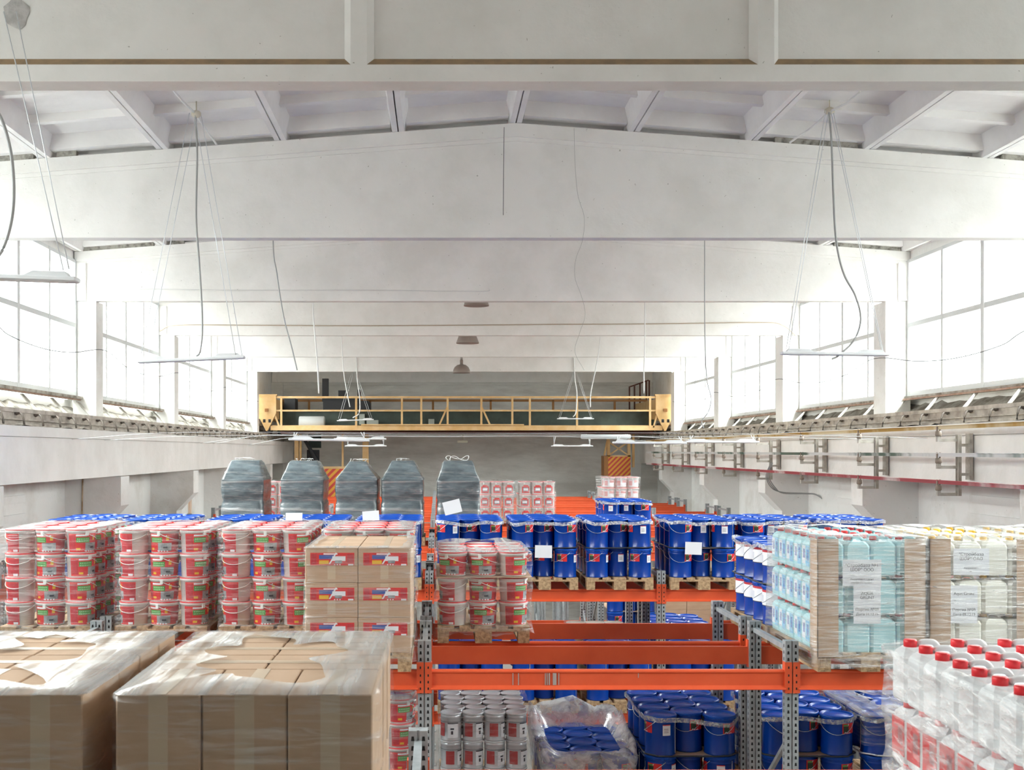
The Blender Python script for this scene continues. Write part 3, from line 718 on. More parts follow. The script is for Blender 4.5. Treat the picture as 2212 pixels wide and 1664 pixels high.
def film_sides(x0, x1, y0, y1, z0, z1, mt, name, label, bulge=0.015, tier=None, hole=(0.18, 0.14), topmat=None, n=26, group='clear stretch film round the pallets', flare=0.0, sag=0.01, topz=None, seed=0.0, jag=0.25, tatter=0.0):
    """stretch film round a load: wound sides, folded over the top edge and open in the middle"""
    m = MB(); loop = []
    def seg(a, b_, k): return [(a[0] + (b_[0] - a[0]) * i / k, a[1] + (b_[1] - a[1]) * i / k) for i in range(k)]
    c = 0.03
    nx = max(4, int(n * (x1 - x0) / (y1 - y0) * 0.8))
    cs = [(x0 + c, y0), (x1 - c, y0), (x1, y0 + c), (x1, y1 - c), (x1 - c, y1), (x0 + c, y1), (x0, y1 - c), (x0, y0 + c)]
    for i in range(8): loop += seg(cs[i], cs[(i + 1) % 8], nx if i in (0, 4) else n if i in (2, 6) else 2)
    K = len(loop); rings = []; M = 14; cx, cyy = (x0 + x1) / 2, (y0 + y1) / 2
    for r in range(M + 1):
        t = r / M; z = z0 + (z1 - z0) * t; ring = []
        for (xx, yy) in loop:
            q = 1.0
            if tier: q = abs(math.sin(PI * (z - z0) / tier)); q = 1 - 0.9 * q
            d = bulge * max(0.0, q + 0.6 * noise.noise((xx * 5 + seed, yy * 5, z * 6))) + 0.005
            fl = flare * (1 - t) ** 3
            dx, dy = xx - cx, yy - cyy
            ex = d + fl; sx = 1 if dx > 0 else -1; sy = 1 if dy > 0 else -1
            ax = ex if abs(abs(dx) - (x1 - x0) / 2) < 0.032 else 0; ay = ex if abs(abs(dy) - (y1 - y0) / 2) < 0.032 else 0
            zz = z + (tatter * noise.noise((xx * 9, yy * 9, seed)) if r == 0 else 0)
            ring.append((xx + sx * ax, yy + sy * ay, zz))
        rings.append(ring)
    for k, f in enumerate((0.3, 0.65, 1.0)):
        ring = []
        for (xx, yy) in loop:
            dx, dy = xx - cx, yy - cyy
            j = 1 + jag * noise.noise((xx * 3.5 + seed, yy * 3.5, 9.1)) * 2
            hx = hole[0] * f * j; hy = hole[1] * f * j
            sxx = max(0.05, 1 - 2 * hx / (x1 - x0)); syy = max(0.05, 1 - 2 * hy / (y1 - y0))
            ring.append((cx + dx * sxx, cyy + dy * syy, z1 + 0.005 + sag * max(0.0, 0.5 + noise.noise((xx * 4, yy * 4, seed + k * .4)))))
        rings.append(ring)
    vs = [p for rg in rings for p in rg]; fs = []; mi = []
    for r in range(len(rings) - 1):
        for i in range(K):
            j = (i + 1) % K; f = (r * K + i, r * K + j, (r + 1) * K + j, (r + 1) * K + i)
            m.add([], [], 0); m.f.append(list(f)); m.m.append(1 if r >= M else 0); m.sm.append(True)
    m.v = [tuple(p) for p in vs]
    o = m.build(name, [mt, topmat or mt]); return tag(o, label, 'film', group)

for x, what in ((-3.8, 'the leftmost bucket pallet'), (-2.8, 'the second bucket pallet from left'), (-1.9, 'the bucket pallet left of cartons'), (-1.0, 'the bucket pallet behind the cartons')):
    g = buckets(x, 3, 'upper', what, 4)
    film_sides(g[0], g[0] + .8, g[1], g[1] + 1.18, CZ + g[2] - 0.05, CZ + g[3], FILM, 'stretch_film', 'clear stretch film wrapped round %s' % what, 0.012, 0.21, (0.16, 0.12), FILMT, seed=x)
g = buckets(0.0, 3, 'upper', 'the shorter centre bucket pallet', 3, gap=1, right=False)
film_sides(g[0] - .005, g[0] + .805, g[1] - .01, g[1] + 1.19, CZ + g[2] - 0.06, CZ + g[3] + .005, FILM, 'stretch_film', 'loose crinkled film round the shorter centre bucket pallet', 0.02, 0.21, (0.26, 0.2), FILMT, flare=0.01, seed=3.3, sag=0.03, tatter=0.05)
g = buckets(-1.0, 3, 'lower', 'the shaded lower bucket pallet', 4)
film_sides(g[0], g[0] + .8, g[1], g[1] + 1.18, CZ + g[2], CZ + g[3], FILM, 'stretch_film', 'film round the shaded lower bucket pallet', 0.014, 0.21, (0.2, 0.2), FILMT, seed=8.3)
H_ = 9
for x, what, kind, tiers in ((-4.7, 'the distant bucket pallet by left wall', 'far', 3), (-3.8, 'the distant bucket pallet between bags', 'far', 3), (0.9, 'the distant bucket pallet beside last bag', 'far', 3), (1.8, 'the distant bucket pallet before beams', 'far', 3), (3.66, 'the pale bucket pallet below mast', 'pink', 4)):
    g = buckets(x, H_, 'upper', what, tiers, kind, right=False, left=x > 1.7, toprows=2, desc='small red-lidded bucket' if kind == 'far' else 'small pale bucket')
    film_sides(g[0], g[0] + .8, g[1], g[1] + 1.18, CZ + g[2] - 0.03, CZ + g[3], FILM, 'stretch_film', 'clear film round %s' % what, 0.012, BK[kind][1], (0.12, 0.12), FILMT, seed=x + 5, n=14)

# ------------------------------------------------------------------ cartons
def carton_proto(w_, d, h, label, tape='front'):
    b = MB(); b.cbox(0.002, w_ - .002, 0.002, d - .002, 0, h - 0.001, 0.004); out = [('carton_body', b.mesh('carton_body', CARD), [])]
    b = MB()
    if w_ <= d:   # seam along the depth
        b.box(w_ / 2 - .024, w_ / 2 + .024, -0.0002, d + .0002, h - .0006, h + .0002); b.box(w_ / 2 - .03, w_ / 2 + .03, 0.0012, 0.003, h * 0.1, h - .004)
    else:
        b.box(0, w_, d / 2 - .024, d / 2 + .024, h - .0006, h + .0002); b.box(w_ / 2 - .2, w_ / 2 + .2, d / 2 - .001, d / 2 + .001, h - .0004, h + .0006)
    out.append(('tape', b.mesh('tape', CARD_T), []))
    if label:
        b = MB(); z0, z1 = h * 0.50, h * 0.86; x0, x1 = w_ * .1, w_ * .93; y = 0.0006
        def q(a0, a1, f0, f1, m, o): b.box(x0 + (x1 - x0) * a0, x0 + (x1 - x0) * a1, y - o, 0.003, z0 + (z1 - z0) * f0, z0 + (z1 - z0) * f1, m)
        q(0, 1, 0, 1, 0, 0); q(.2, .55, .5, .82, 1, .0006); q(.5, .8, .35, .72, 2, .0008); q(.02, .14, .1, .9, 3, .0006); q(.84, .98, .2, .9, 3, .0006); q(.56, .72, .16, .4, 4, .001); q(.2, .42, .1, .4, 5, .0006); q(.86, .98, 0, .12, 2, .0008)
        q(.3, .62, .86, .95, 2, .0008)
        for a in (.54, .6, .66): q(a, a + .03, .02, .1, 2, .0012)
        xm = x0 + (x1 - x0) * .42; b.add([(xm, y - .0014, z0 + .01), (xm + .012, y - .0014, z0 + .01), (xm + .062, y - .0014, z1), (xm + .05, y - .0014, z1)], [(0, 1, 2, 3)], 2)
        out.append(('label', b.mesh('label', [RED, BLUEP, WHITEP, RED_D, GREYPIC, YEL]), []))
    return out
CT = {'n_front': carton_proto(.266, .4, .385, False), 'n_back': carton_proto(.399, .266, .385, False), 'lab': carton_proto(.4, .4, .264, True)}
def near_cartons(x, what):
    x, y, h = pallet(x, 0, 'upper', what)
    for tn in range(2):
        tname = ('lower', 'upper')[tn]
        for c in range(3):
            place(CT['n_front'], 'carton', 'brown taped carton, %s layer front %s, on %s' % (tname, COLN[c], what), 'carton', W(x + .267 * c, y + .004 * (c == 1), h + .385 * tn), 0, 'brown cartons on the closest rack')
        if tn == 1:
            for j in range(3):
                for c in range(2):
                    place(CT['n_back'], 'carton', 'crosswise brown carton, %s %s, on %s' % (('first row', 'second row', 'rear row')[j], ('left', 'right')[c], what), 'carton', W(x + .4 * c + .003 * j, y + .402 + .267 * j, h + .385 * tn), 0, 'brown cartons on the closest rack')
        else:
            for j in range(3):
                place(CT['n_back'], 'carton', 'brown carton, lower layer side %s, on %s' % (('first', 'second', 'third')[j], what), 'carton', W(x + .4, y + .402 + .267 * j, h), 0, 'brown cartons on the closest rack')
    return x, y, h
g = near_cartons(-1.0, 'the big carton pallet')
film_sides(g[0], g[0] + .805, g[1], g[1] + 1.205, CZ + g[2] - 0.05, CZ + g[2] + .77, film_mat('carton_side_film', 0.5, 0.78, 0.02, 0.45, stretch=(1, 1, 10), scale=4), 'stretch_film', 'glossy torn film over the big carton pallet in front', 0.008, None, (0.2, 0.22), FILMT, seed=1.7, sag=0.012, jag=0.5)
g = near_cartons(-1.9, 'the carton pallet at left edge')
film_sides(g[0], g[0] + .805, g[1], g[1] + 1.205, CZ + g[2] - 0.05, CZ + g[2] + .77, MATS['carton_side_film'], 'stretch_film', 'glossy film over the carton pallet at the left edge', 0.008, None, (0.24, 0.18), FILMT, seed=4.4, sag=0.012, jag=0.5)
what = 'the labelled carton pallet'
x, y, h = pallet(-1.0, 2, 'upper', what)
for tn in range(3):
    for j in range(3):
        for c in range(2):
            if tn < 2 and j > 0 and c == 0: continue
            place(CT['lab'], 'carton', 'red-labelled carton, %s tier %s %s, on %s' % (('bottom', 'middle', 'top')[tn], ('front', 'second', 'rear')[j], ('left', 'right')[c], what), 'carton', W(x + .4 * c, y + .4 * j, h + .264 * tn), 0, 'red labelled cartons')
film_sides(x, x + .805, y, y + 1.205, CZ + h - .06, CZ + h + .793, FILM, 'stretch_film', 'white edged film round the labelled carton pallet', 0.012, 0.264, (0.06, 0.05), FILMT, seed=6.1, flare=0.02)
# brown cartons dim behind the far beam
x, y, h = pallet(3.7, 6, 'lower', 'the dim cartons below the far beam')
for tn in range(3):
    for c in range(2): place(CT['n_back'], 'carton', 'plain brown carton, %s layer %s, dim below far beam' % (('bottom', 'middle', 'top')[tn], ('left', 'right')[c]), 'carton', W(x + .4 * c, y, h + .385 * tn), 0, 'plain cartons below the far beam')

# ------------------------------------------------------------------ grey tins and pails
def tin_proto(r, H, plain):
    b = MB(); b.lathe([(r - .003, 0), (r, .003), (r, .01), (r - .002, .014), (r - .002, H - .04), (r + .001, H - .037), (r - .002, H - .03), (r - .002, H - .012)], 24)
    out = [('tin_body', b.mesh('tin_body', PAILG if plain else CANG), [])]
    b = MB(); b.lathe([(r - .002, H - .014), (r + .004, H - .012), (r + .004, H - .003), (r, H), (r - .006, H), (r - .012, H - .006), (.001, H - .006)], 24, caps=False)
    out.append(('lid', b.mesh('lid', PAILL if plain else CANL), []))
    if not plain:
        b = MB(); b.patch(r, r, -55, -8, .04, .155, .001, 0, 6); b.patch(r, r, 10, 70, .03, .16, .001, 1, 6); b.patch(r, r, 10, 70, .15, .16, .0016, 2, 6); b.patch(r, r, 25, 45, .1, .115, .0016, 2, 3); b.patch(r, r, 28, 40, .06, .09, .0016, 2, 2)
        b.patch(r, r, -180, 180, .165, .168, .0008, 2, 24)
        out.append(('label', b.mesh('label', [mat('maroon_label', '#a83a3c', .5), WHITEP, INK]), []))
    return out
TIN = tin_proto(.092, .24, False); PAIL = tin_proto(.13, .3, True)
what = 'the grey tin pallet'
x, y, h = pallet(0.02, 3, 'lower', what)
CN4 = ['left', 'mid left', 'mid right', 'right']; RN6 = ['front', 'second', 'third', 'fourth', 'fifth', 'rear']
for tn in range(3):
    for j in range(6):
        for c in range(4):
            if tn < 2 and j > 0: continue
            place(TIN, 'metal_tin', 'grey tin, %s tier %s row %s, on %s' % (('bottom', 'middle', 'top')[tn], RN6[j], CN4[c], what), 'tin', W(x + .1 + .19 * c + (.03 if j % 2 and tn == 2 else 0) * (1 if c < 3 else .3), y + .1 + .19 * j, h + .2405 * tn), R(random.choice((-20, 5, 12, -30, 25))), 'grey metal tins')
film_sides(x, x + .8, y, y + 1.18, CZ + h - .02, CZ + h + .725, film_mat('tin_film', .5, .75, .02, .5), 'stretch_film', 'clear film round the grey tin pallet', 0.01, 0.24, (0.05, 0.05), FILM, seed=2.2)
x, y, h = pallet(1.8, 5, 'lower', 'the taupe pail pallet under the far beam')
for tn in (0, 1, 2):
    if tn == 2: continue
    for j in range(4):
        for c in range(3):
            if tn < 1 and j > 0: continue
            place(PAIL, 'metal_pail', 'taupe lidded pail, %s tier %s %s, under far beam' % (('bottom', 'top')[tn], RN[j], COLN[c]), 'pail', W(x + .135 + .265 * c, y + .14 + .29 * j, h + .3005 * tn + 0.1 * 0), 0, 'taupe pails')
film_sides(x, x + .8, y, y + 1.15, CZ + h - .02, CZ + h + .60, FILM, 'stretch_film', 'thin film round the taupe pails', 0.012, None, (0.06, 0.06), FILM, seed=2.9, n=14)

# film shroud bunched up round the single tier of drums
x, y, h = gw
m = MB(); loop = []; n = 72; rings = []
for a in range(n):
    t = 2 * PI * a / n; cx_, sy_ = math.cos(t), math.sin(t); e = 0.28
    loop.append((math.copysign(abs(cx_) ** e, cx_), math.copysign(abs(sy_) ** e, sy_)))
for k, (sc, dz, amp) in enumerate(((1.02, 0.0, .008), (1.03, .12, .012), (1.05, .24, .02), (1.08, .33, .03), (1.07, .42, .035), (1.02, .455, .035), (.93, .44, .03), (.84, .41, .025), (.77, .37, .015), (.74, .352, .006))):
    rg = []
    for a, (ux, uy) in enumerate(loop):
        q = noise.noise((ux * 2.4 + k * .1, uy * 2.4, 3.3 + k * .25)); q2 = noise.noise((ux * 7, uy * 7, k * .7))
        rr = sc * (1 + amp * (q + .5 * q2)); rise = max(0, dz - .36) * (1.0 + 1.4 * q + (1.0 if uy > .5 else -.55))
        rg.append((x + .4 + ux * rr * .42, y + .6 + uy * rr * .61, CZ + h + min(dz, .36) + rise + .012 * q2 * (dz > .05)))
    rings.append(rg)
vs = [p for r_ in rings for p in r_]; fs = []
for k in range(len(rings) - 1):
    for a in range(n): j = (a + 1) % n; fs.append((k * n + a, k * n + j, k * n + n + j, k * n + n + a))
m.add(vs, fs, 0, True)
tag(m.build('film_shroud', film_mat('shroud_film', .36, .66, .25, .8, stretch=(2.5, 2.5, 2.5), scale=3, gloss=.45, bump=.8)), 'bunched clear plastic shroud around blue drums on the lower level', 'film')
x0 = 3.72; y0 = ROWS[3] - .075
film_sides(x0 - .01, x0 + .82, y0 - .01, y0 + 1.2, CZ + BH2 + PH + .45, CZ + BH2 + PH + .70, FILM, 'stretch_film', 'crinkled film over the lower drums beside the jerrycans', 0.012, None, (0.3, 0.4), FILMT, seed=5.2, sag=.02)

# ------------------------------------------------------------------ jerrycans and canisters
def can_proto(w_, d, H, body, cap, lab, hand=True):
    b = MB(); s = H * 0.80
    prof = [(0.0, 0.006, 0.012), (0.01, 0, 0.02), (s - .02, 0, 0.02), (s, .006, 0.024), (s + .02, .022, .03)]
    vs = []; fs = []
    for z, i, c in prof:
        a0, a1, b0, b1 = .001 + i, w_ - .001 - i, .001 + i, d - .001 - i
        vs += [(a0 + c, b0, z), (a1 - c, b0, z), (a1, b0 + c, z), (a1, b1 - c, z), (a1 - c, b1, z), (a0 + c, b1, z), (a0, b1 - c, z), (a0, b0 + c, z)]
    fs = [tuple(range(7, -1, -1)), tuple(range(32, 40))]
    for r in range(4):
        for i in range(8): j = (i + 1) % 8; fs.append((r * 8 + i, r * 8 + j, r * 8 + 8 + j, r * 8 + 8 + i))
    b.add(vs, fs, 0)
    b.lathe([(.022, s + .015), (.022, H - .026)], 14, (.05, d / 2, 0))
    out = [('can_body', b.mesh('can_body', body), [])]
    if hand:
        b = MB(); ym = d / 2; zt = H - .012
        b.tube(spline([(.078, ym, s + .005), (.086, ym, zt - .012), (.1, ym, zt), (w_ - .05, ym, zt), (w_ - .032, ym, zt - .012), (w_ - .02, ym, s + .005)], 4), .0125, 8)
        out.append(('handle', b.mesh('handle', body), []))
    b = MB(); b.lathe([(.026, H - .03), (.026, H - .005), (.024, H - .001), (.001, H - .001)], 18, (.05, d / 2, 0)); out.append(('cap', b.mesh('cap', cap), []))
    if lab:
        b = MB()
        for fy in lab:
            if fy[0] == 'L':
                y0_, y1_, z0_, z1_, mi = fy[1:]; b.box(-.0006, .003, d * y0_, d * y1_, H * z0_, H * z1_, mi)
            else:
                x0_, x1_, z0_, z1_, mi = fy[1:]; b.box(w_ * x0_, w_ * x1_, -.0006, .003, H * z0_, H * z1_, mi)
        out.append(('label', b.mesh('label', [RED, JBLUE2, WHITEP, BLUEP]), []))
    return out
JC = can_proto(.19, .148, .25, JERRY, LIDR, None); JCL = can_proto(.19, .148, .25, JERRY, LIDR, [('L', .12, .9, .12, .72, 0), ('L', .2, .5, .3, .6, 2)])
BC = can_proto(.197, .195, .29, JBLUE, RED, [('L', .1, .5, .15, .7, 1), ('L', .55, .92, .2, .68, 2), ('L', .6, .8, .35, .6, 3), ('L', .16, .36, .3, .6, 3)])
WC = can_proto(.197, .195, .29, CREAM, YEL, None)
what = 'the near jerrycan stack'
x, y, h = pallet(1.86, 0, 'upper', what)
CN4b = ['outer', 'second', 'third', 'fourth']; RN8 = ['front', 'second', 'third', 'fourth', 'fifth', 'sixth', 'seventh', 'rear']
for tn in range(3):
    for j in range(8):
        for c in range(4):
            if tn < 2 and c > 0 and j > 0: continue
            place(JCL if tn == 1 else JC, 'jerrycan', 'red-capped jerrycan, %s tier %s row %s column, in %s' % (('bottom', 'middle', 'top')[tn], RN8[j], CN4b[c], what), 'jerrycan', W(x + .02 + .194 * c + .002 * j, y + .15 * j, h + .2505 * tn), 0, 'red capped jerrycans')
film_sides(x + .012, x + .81, y - .005, y + 1.205, CZ + h - .03, CZ + h + .715, film_mat('jerry_film', .40, .68, .10, .7, stretch=(1, 1.5, 6), scale=5), 'stretch_film', 'milky film round the near jerrycan stack', 0.022, 0.25, (0.03, 0.02), FILMD, seed=7.7)
def canister_load(x, what, proto, desc, left, cols=4, frontlow=True, rows=6, topcols=None, group=''):
    x, y, h = pallet(x, 2, 'upper', what)
    for tn in (1, 2): inner_sheet(x, y, h, what, h + .2905 * tn, ('', 'lower ', 'upper ')[tn])
    for tn in range(3):
        for j in range(rows):
            for c in range(cols):
                if tn < 2 and not ((j == 0 and frontlow) or (left and c == 0)): continue
                if tn == 2 and topcols and c >= topcols: continue
                place(proto, 'canister', '%s, %s tier %s row %s, on %s' % (desc, ('bottom', 'middle', 'top')[tn], RN6[j], CN4[c], what), 'canister', W(x + .01 + .198 * c, y + .01 + .197 * j, h + .2915 * tn), 0, group)
    return x, y, h
pa = canister_load(2.87, 'the pale blue pallet', BC, 'pale blue canister', True, group='pale blue canisters')
pb = canister_load(3.715, 'the cream pallet', WC, 'cream canister', False, group='cream canisters')
pc = canister_load(4.62, 'the cream pallet at the edge', WC, 'cream canister', True, cols=4, frontlow=True, group='cream canisters')
FD = film_mat('canister_film', .42, .72, .07, .65, stretch=(1, 1, 14), scale=5)
for (x, y, h), what, s_ in ((pa, 'the pale blue canister pallet', 1.1), (pb, 'the cream canister pallet', 2.1), (pc, 'the cream pallet at the right edge', 3.1)):
    film_sides(x - .012, x + .815, y - .02, y + 1.21, CZ + h - .10, CZ + h + .875, FD, 'stretch_film', 'tightly wound wrinkled film round %s' % what, 0.012, None, (0.2, 0.2), FILMT, seed=s_, flare=0.015, sag=.02)
    if s_ < 3:
        for nm, xx, sgn in (('left', x - .008, 1), ('right', x + .811, -1)):
            m = MB(); m.box(min(xx, xx + sgn * .16), max(xx, xx + sgn * .16), y - .014, y - .008, CZ + h - .03, CZ + h + .862); m.box(min(xx, xx + sgn * .006), max(xx, xx + sgn * .006), y - .014, y + .15, CZ + h - .03, CZ + h + .862)
            m.box(min(xx, xx + sgn * .16), max(xx, xx + sgn * .16), y - .0165, y - .0135, CZ + h + .36, CZ + h + .364, 1)
            tag(m.build('edge_protector', [CARD, mat('card_crease', '#8d7158', .9)]), 'brown cardboard corner strip, %s front edge of %s' % (nm, what), 'corner strip', 'cardboard corner strips')
def sheet(x, y, z, w_, h_, lines, label, rot=(0, 0, 0), group=None, size=0.03):
    m = MB(); m.box(-w_ / 2, w_ / 2, -.0008, .0008, -h_ / 2, h_ / 2)
    o = m.build('paper_sheet', WHITEP); o.location = (x, y, z); o.rotation_euler = rot; tag(o, label, 'paper', group)
    for txt, dz, sz in lines:
        q = bpy.data.objects.new('lettering', text_mesh(txt, sz, INK)); COL.objects.link(q); q.parent = o; q.location = (0, -.0014, dz)
    return o
def pxx(xp, Y): return (xp - 945) * Y / F
def pzz(yp, Y): return CZ + (974 - yp) * Y / F
yA = pa[1] - .0115
sheet(pxx(1862, yA), yA, pzz(1238, yA), .292, .20, [('"Стройбаза №1', .045, .034), ('ШОР" ООО', .012, .034), ('Аквапласт Грунт', -.055, .022), ('глубокого проник.', -.08, .018)], 'white paper with printed lines, upper on the pale blue pallet')
sheet(pxx(1873, yA), yA - .001, pzz(1307, yA), .205, .285, [('AQUA', .075, .032), ('GRUNT', .045, .032), ('Партия №09', -.045, .03), ('Дата 11.12.19', -.08, .028)], 'white paper with batch and date, lower on the pale blue pallet')
sheet(pxx(2098, yA), yA, pzz(1214, yA), .27, .20, [('"Стройбаза', .045, .034), ('ШОР" ОАО', .012, .034), ('Аквапласт', -.055, .022)], 'white paper with printed lines, upper on the cream pallet')
sheet(pxx(2082, yA), yA - .001, pzz(1306, yA), .205, .285, [('Aqua Grunt', .07, .032), ('Партия №09', -.05, .03), ('Дата 09.12.19', -.085, .028)], 'white paper with batch and date, lower on the cream pallet')
yC = ROWS[C_] - .075 - .03
sheet(pxx(635, yC), yC, pzz(1117, yC), .20, .10, [], 'blank white paper leaning on drums behind the second bucket pallet', (R(-18), 0, 0))
sheet(pxx(801, yC), yC, pzz(1115, yC), .20, .12, [], 'blank white paper on drums above the labelled cartons', (R(-12), R(-4), 0))
sheet(pxx(977, yC), yC + .026, pzz(1088, yC) - .045, .21, .16, [], 'tilted white paper on drums beside the last slate bag', (R(-10), R(-14), 0))
sheet(pxx(1174, yC), yC, pzz(1192, yC), .205, .15, [], 'white paper strapped at mid height to the centre drum pallet', (0, R(1), 0))
sheet(pxx(1498, yC), yC, pzz(1185, yC), .2, .15, [], 'white paper strapped to drums right of the far upright', (0, R(2), 0))

# ------------------------------------------------------------------ slate bulk bags
def bag(i, x, xw, top, tp, label, shoulder=-.5, lean=0.0):
    row = 7; xa, y, h = pallet(x, row, 'upper', label.replace('tall ', 'the ').replace(',', ''))
    t = thing('bulk_bag', label, 'bag', W(x + .4, y + .55, h), 0, 'slate film wrapped bags')
    H = top - h; sh = shoulder - h; mid = -.88 - h
    lev = [(0, .36, .5), (.03, .39, .53), (mid * .5, .40, .55), (mid - .06, .39, .54), (mid, .375, .52), (mid + .05, .385, .54), ((mid + sh) / 2, .395, .55), (sh - .03, .39, .54), (sh - .01, .40, .545), (sh + .012, .385, .53), (sh + (H - sh) * .45, .385 + (tp - .385) * .5, .42), (H - .045, tp + .02, .27), (H - .008, tp - .005, .2), (H, tp - .03, .17)]
    for nm, off, mt in (('sack', 0.0, BAGM), ('film_cover', .010, FILMB)):
        n = 56; vs = []; fs = []; b = MB()
        for k, (z, hx, hy) in enumerate(lev):
            for a in range(n):
                tt = 2 * PI * a / n; cx_, sy_ = math.cos(tt), math.sin(tt); e = .16
                ux = math.copysign(abs(cx_) ** e, cx_); uy = math.copysign(abs(sy_) ** e, sy_)
                q = .012 * noise.noise((ux * 3 + i * 5, uy * 3, z * 6)) + .007 * noise.noise((ux * 9 + i, uy * 9, z * 22))
                vs.append((ux * (hx * xw + off + q) + lean * max(0, z - sh), uy * (hy + off + q), z + (.012 * noise.noise((ux * 3, uy * 3, i)) if k > 1 else 0) + off * (k > 9)))
        for k in range(len(lev) - 1):
            for a in range(n): j = (a + 1) % n; fs.append((k * n + a, k * n + j, k * n + n + j, k * n + n + a))
        fs.append(tuple((len(lev) - 1) * n + a for a in range(n)))
        b.add(vs, fs, 0, True); b.build(nm, mt, t)
    b = MB()
    if i == 4:
        b.tube(spline([(-.15, -.15, H - .01), (-.22, -.15, H + .05), (-.17, -.15, H + .09), (-.08, -.15, H + .05), (.05, -.15, H + .03), (.13, -.15, H + .08), (.19, -.15, H + .08), (.16, -.15, H + .01), (.05, -.15, H + .02), (-.05, -.15, H + .08), (-.13, -.15, H + .07), (-.15, -.15, H)], 5), .007, 5)
    else:
        for k in range(5):
            a0 = random.uniform(-.16, .16); b.tube(spline([(a0, -.15, H - .02), (a0 + random.uniform(-.06, .06), -.17, H + .04), (a0 + random.uniform(-.16, .2), -.19, H + random.uniform(.02, .05))], 4), .0045, 4)
    b.build('tie', HANDW, t)
for i, (x, xw, top, tp, lab, shd) in enumerate(((-3.84, .95, -.17, .27, 'tall slate film wrapped bag nearest the left wall, long straps', -.5), (-2.79, .97, -.18, .26, 'tall slate wrapped bag second from the left wall', -.5), (-1.83, .95, -.19, .155, 'tall slate bag, narrow topped, before the striped board', -.5), (-1.02, .95, -.18, .21, 'tall slate wrapped bag with speckled grey top', -.5), (-.03, .97, -.18, .26, 'tall slate bag, white rope loops on top', -.52))):
    bag(i, x, xw, top, tp, lab, shd)

# ------------------------------------------------------------------ the overhead crane
YC = 38.95
t = thing('overhead_crane', 'ochre overhead travelling crane with handrail before the end wall', 'crane', (0, YC, CZ + 0.6))
def cb(name, fn, mt):
    b = MB(); fn(b); return b.build(name, mt, t)
def cx(xp, d=0.0): return (xp - 945) * (YC + d) / F
def chh(yp, d=0.0): return (974 - yp) * (YC + d) / F - 0.6
def truck(b, xm):
    def f(dx, yp): return (cx(xm) + dx, chh(yp))
    b.prism([f(0.03, 931), f(.33, 893), f(.33, 852), f(-.33, 852), f(-.33, 893), f(-.03, 931)][::-1], 'y', 0, .12)
    b.box(cx(xm) - .3, cx(xm) + .3, .12, 4.3, chh(905), chh(862))
    for dx in (-.13, .06): b.box(cx(xm) + dx, cx(xm) + dx + .09, -.004, .01, chh(913), chh(906), 1)
    b.lathe([(.07, 0), (.07, .03), (.001, .03)], 12, (cx(xm), .02, chh(888)), 2); b.box(cx(xm) - .06, cx(xm) + .06, -.05, 0, chh(890), chh(883), 2)
    b.box(cx(xm) - .36, cx(xm) + .36, -.03, .14, chh(855), chh(852))
for xm in (576, 1437): cb('end_truck', lambda b: truck(b, xm), [OCHRE, HOLE, OCHRE_D])
for xm in (576, 1437):
    b = MB()
    for yy in (0.9, 3.4):
        vs = MB(); vs.lathe([(.14, -.08), (.16, -.06), (.16, .06), (.14, .08)], 20)
        me = vs.mesh('wheel', DARKM); me.transform(Matrix.Rotation(R(90), 4, 'Y')); o = bpy.data.objects.new('wheel', me); COL.objects.link(o); o.parent = t; o.location = ((-6.0 if xm < 900 else 7.95), yy, 0.17 + (0 if xm < 900 else .05))
cb('walkway', lambda b: (b.box(cx(584), cx(1432), 0.05, .12, chh(930), chh(920)), b.box(cx(584), cx(1432), .12, .9, chh(921), chh(919)), b.box(cx(780), cx(1132), -.01, .04, chh(919), chh(916.5))), OCHRE)
cb('handrail', lambda b: (b.box(cx(584), cx(1432), .05, .11, chh(860.5), chh(856)), b.box(cx(584), cx(1432), .05, .09, chh(889), chh(885.5))), OCHRE)
for xp in (607, 769, 868, 910, 967, 1040, 1107, 1145, 1247, 1405): cb('rail_post', lambda b: b.box(cx(xp) - .035, cx(xp) + .035, .04, .11, chh(928), chh(857)), OCHRE)
for xa, ya, xb, yb in ((588, 883, 604, 926), (946, 925, 966, 880), (1041, 880, 1062, 925), (1424, 882, 1412, 924)): cb('stay', lambda b: b.bar((cx(xa), .08, chh(ya)), (cx(xb), .08, chh(yb)), .05, .06), OCHRE)
cb('bridge_girder', lambda b: (b.box(cx(590), cx(1425), 1.0, 1.35, chh(933, 1), chh(890, 1)), b.box(cx(590), cx(1425), .95, 1.4, chh(890, 1), chh(887.5, 1))), GIRDM)
cb('lower_flange', lambda b: b.box(cx(600), cx(1420), .7, 1.5, chh(938, 1), chh(932, 1)), RUSTY)
cb('rear_girder', lambda b: (b.box(cx(575), cx(1440), 3.0, 3.35, chh(930, 3), chh(892, 3)),), GIRDM)
cb('rear_handrail', lambda b: [b.box(cx(575), cx(1440), 3.5, 3.56, chh(868, 3.5), chh(863, 3.5))] + [b.box(cx(xp), cx(xp) + .08, 3.5, 3.56, chh(892, 3.5), chh(865, 3.5)) for xp in (640, 784, 932, 1068, 1215, 1360)], OCHRE_D)
cb('trolley', lambda b: (b.box(cx(690), cx(790), 1.2, 3.2, chh(890, 2), chh(868, 2)), b.box(cx(700), cx(765), 1.5, 2.6, chh(868, 2), chh(858, 2)), b.box(cx(683), cx(697), 2, 2.2, chh(868, 2), chh(818, 2)),
                         b.box(cx(722), cx(742), 1.6, 2.2, chh(858, 2), chh(845, 2)), b.box(cx(765), cx(772), 1.6, 1.8, chh(862, 2), chh(843, 2))), DARKM)
cb('cabinet', lambda b: b.box(cx(600), cx(625), 1.6, 2.4, chh(905, 2), chh(862, 2)), DARKM)
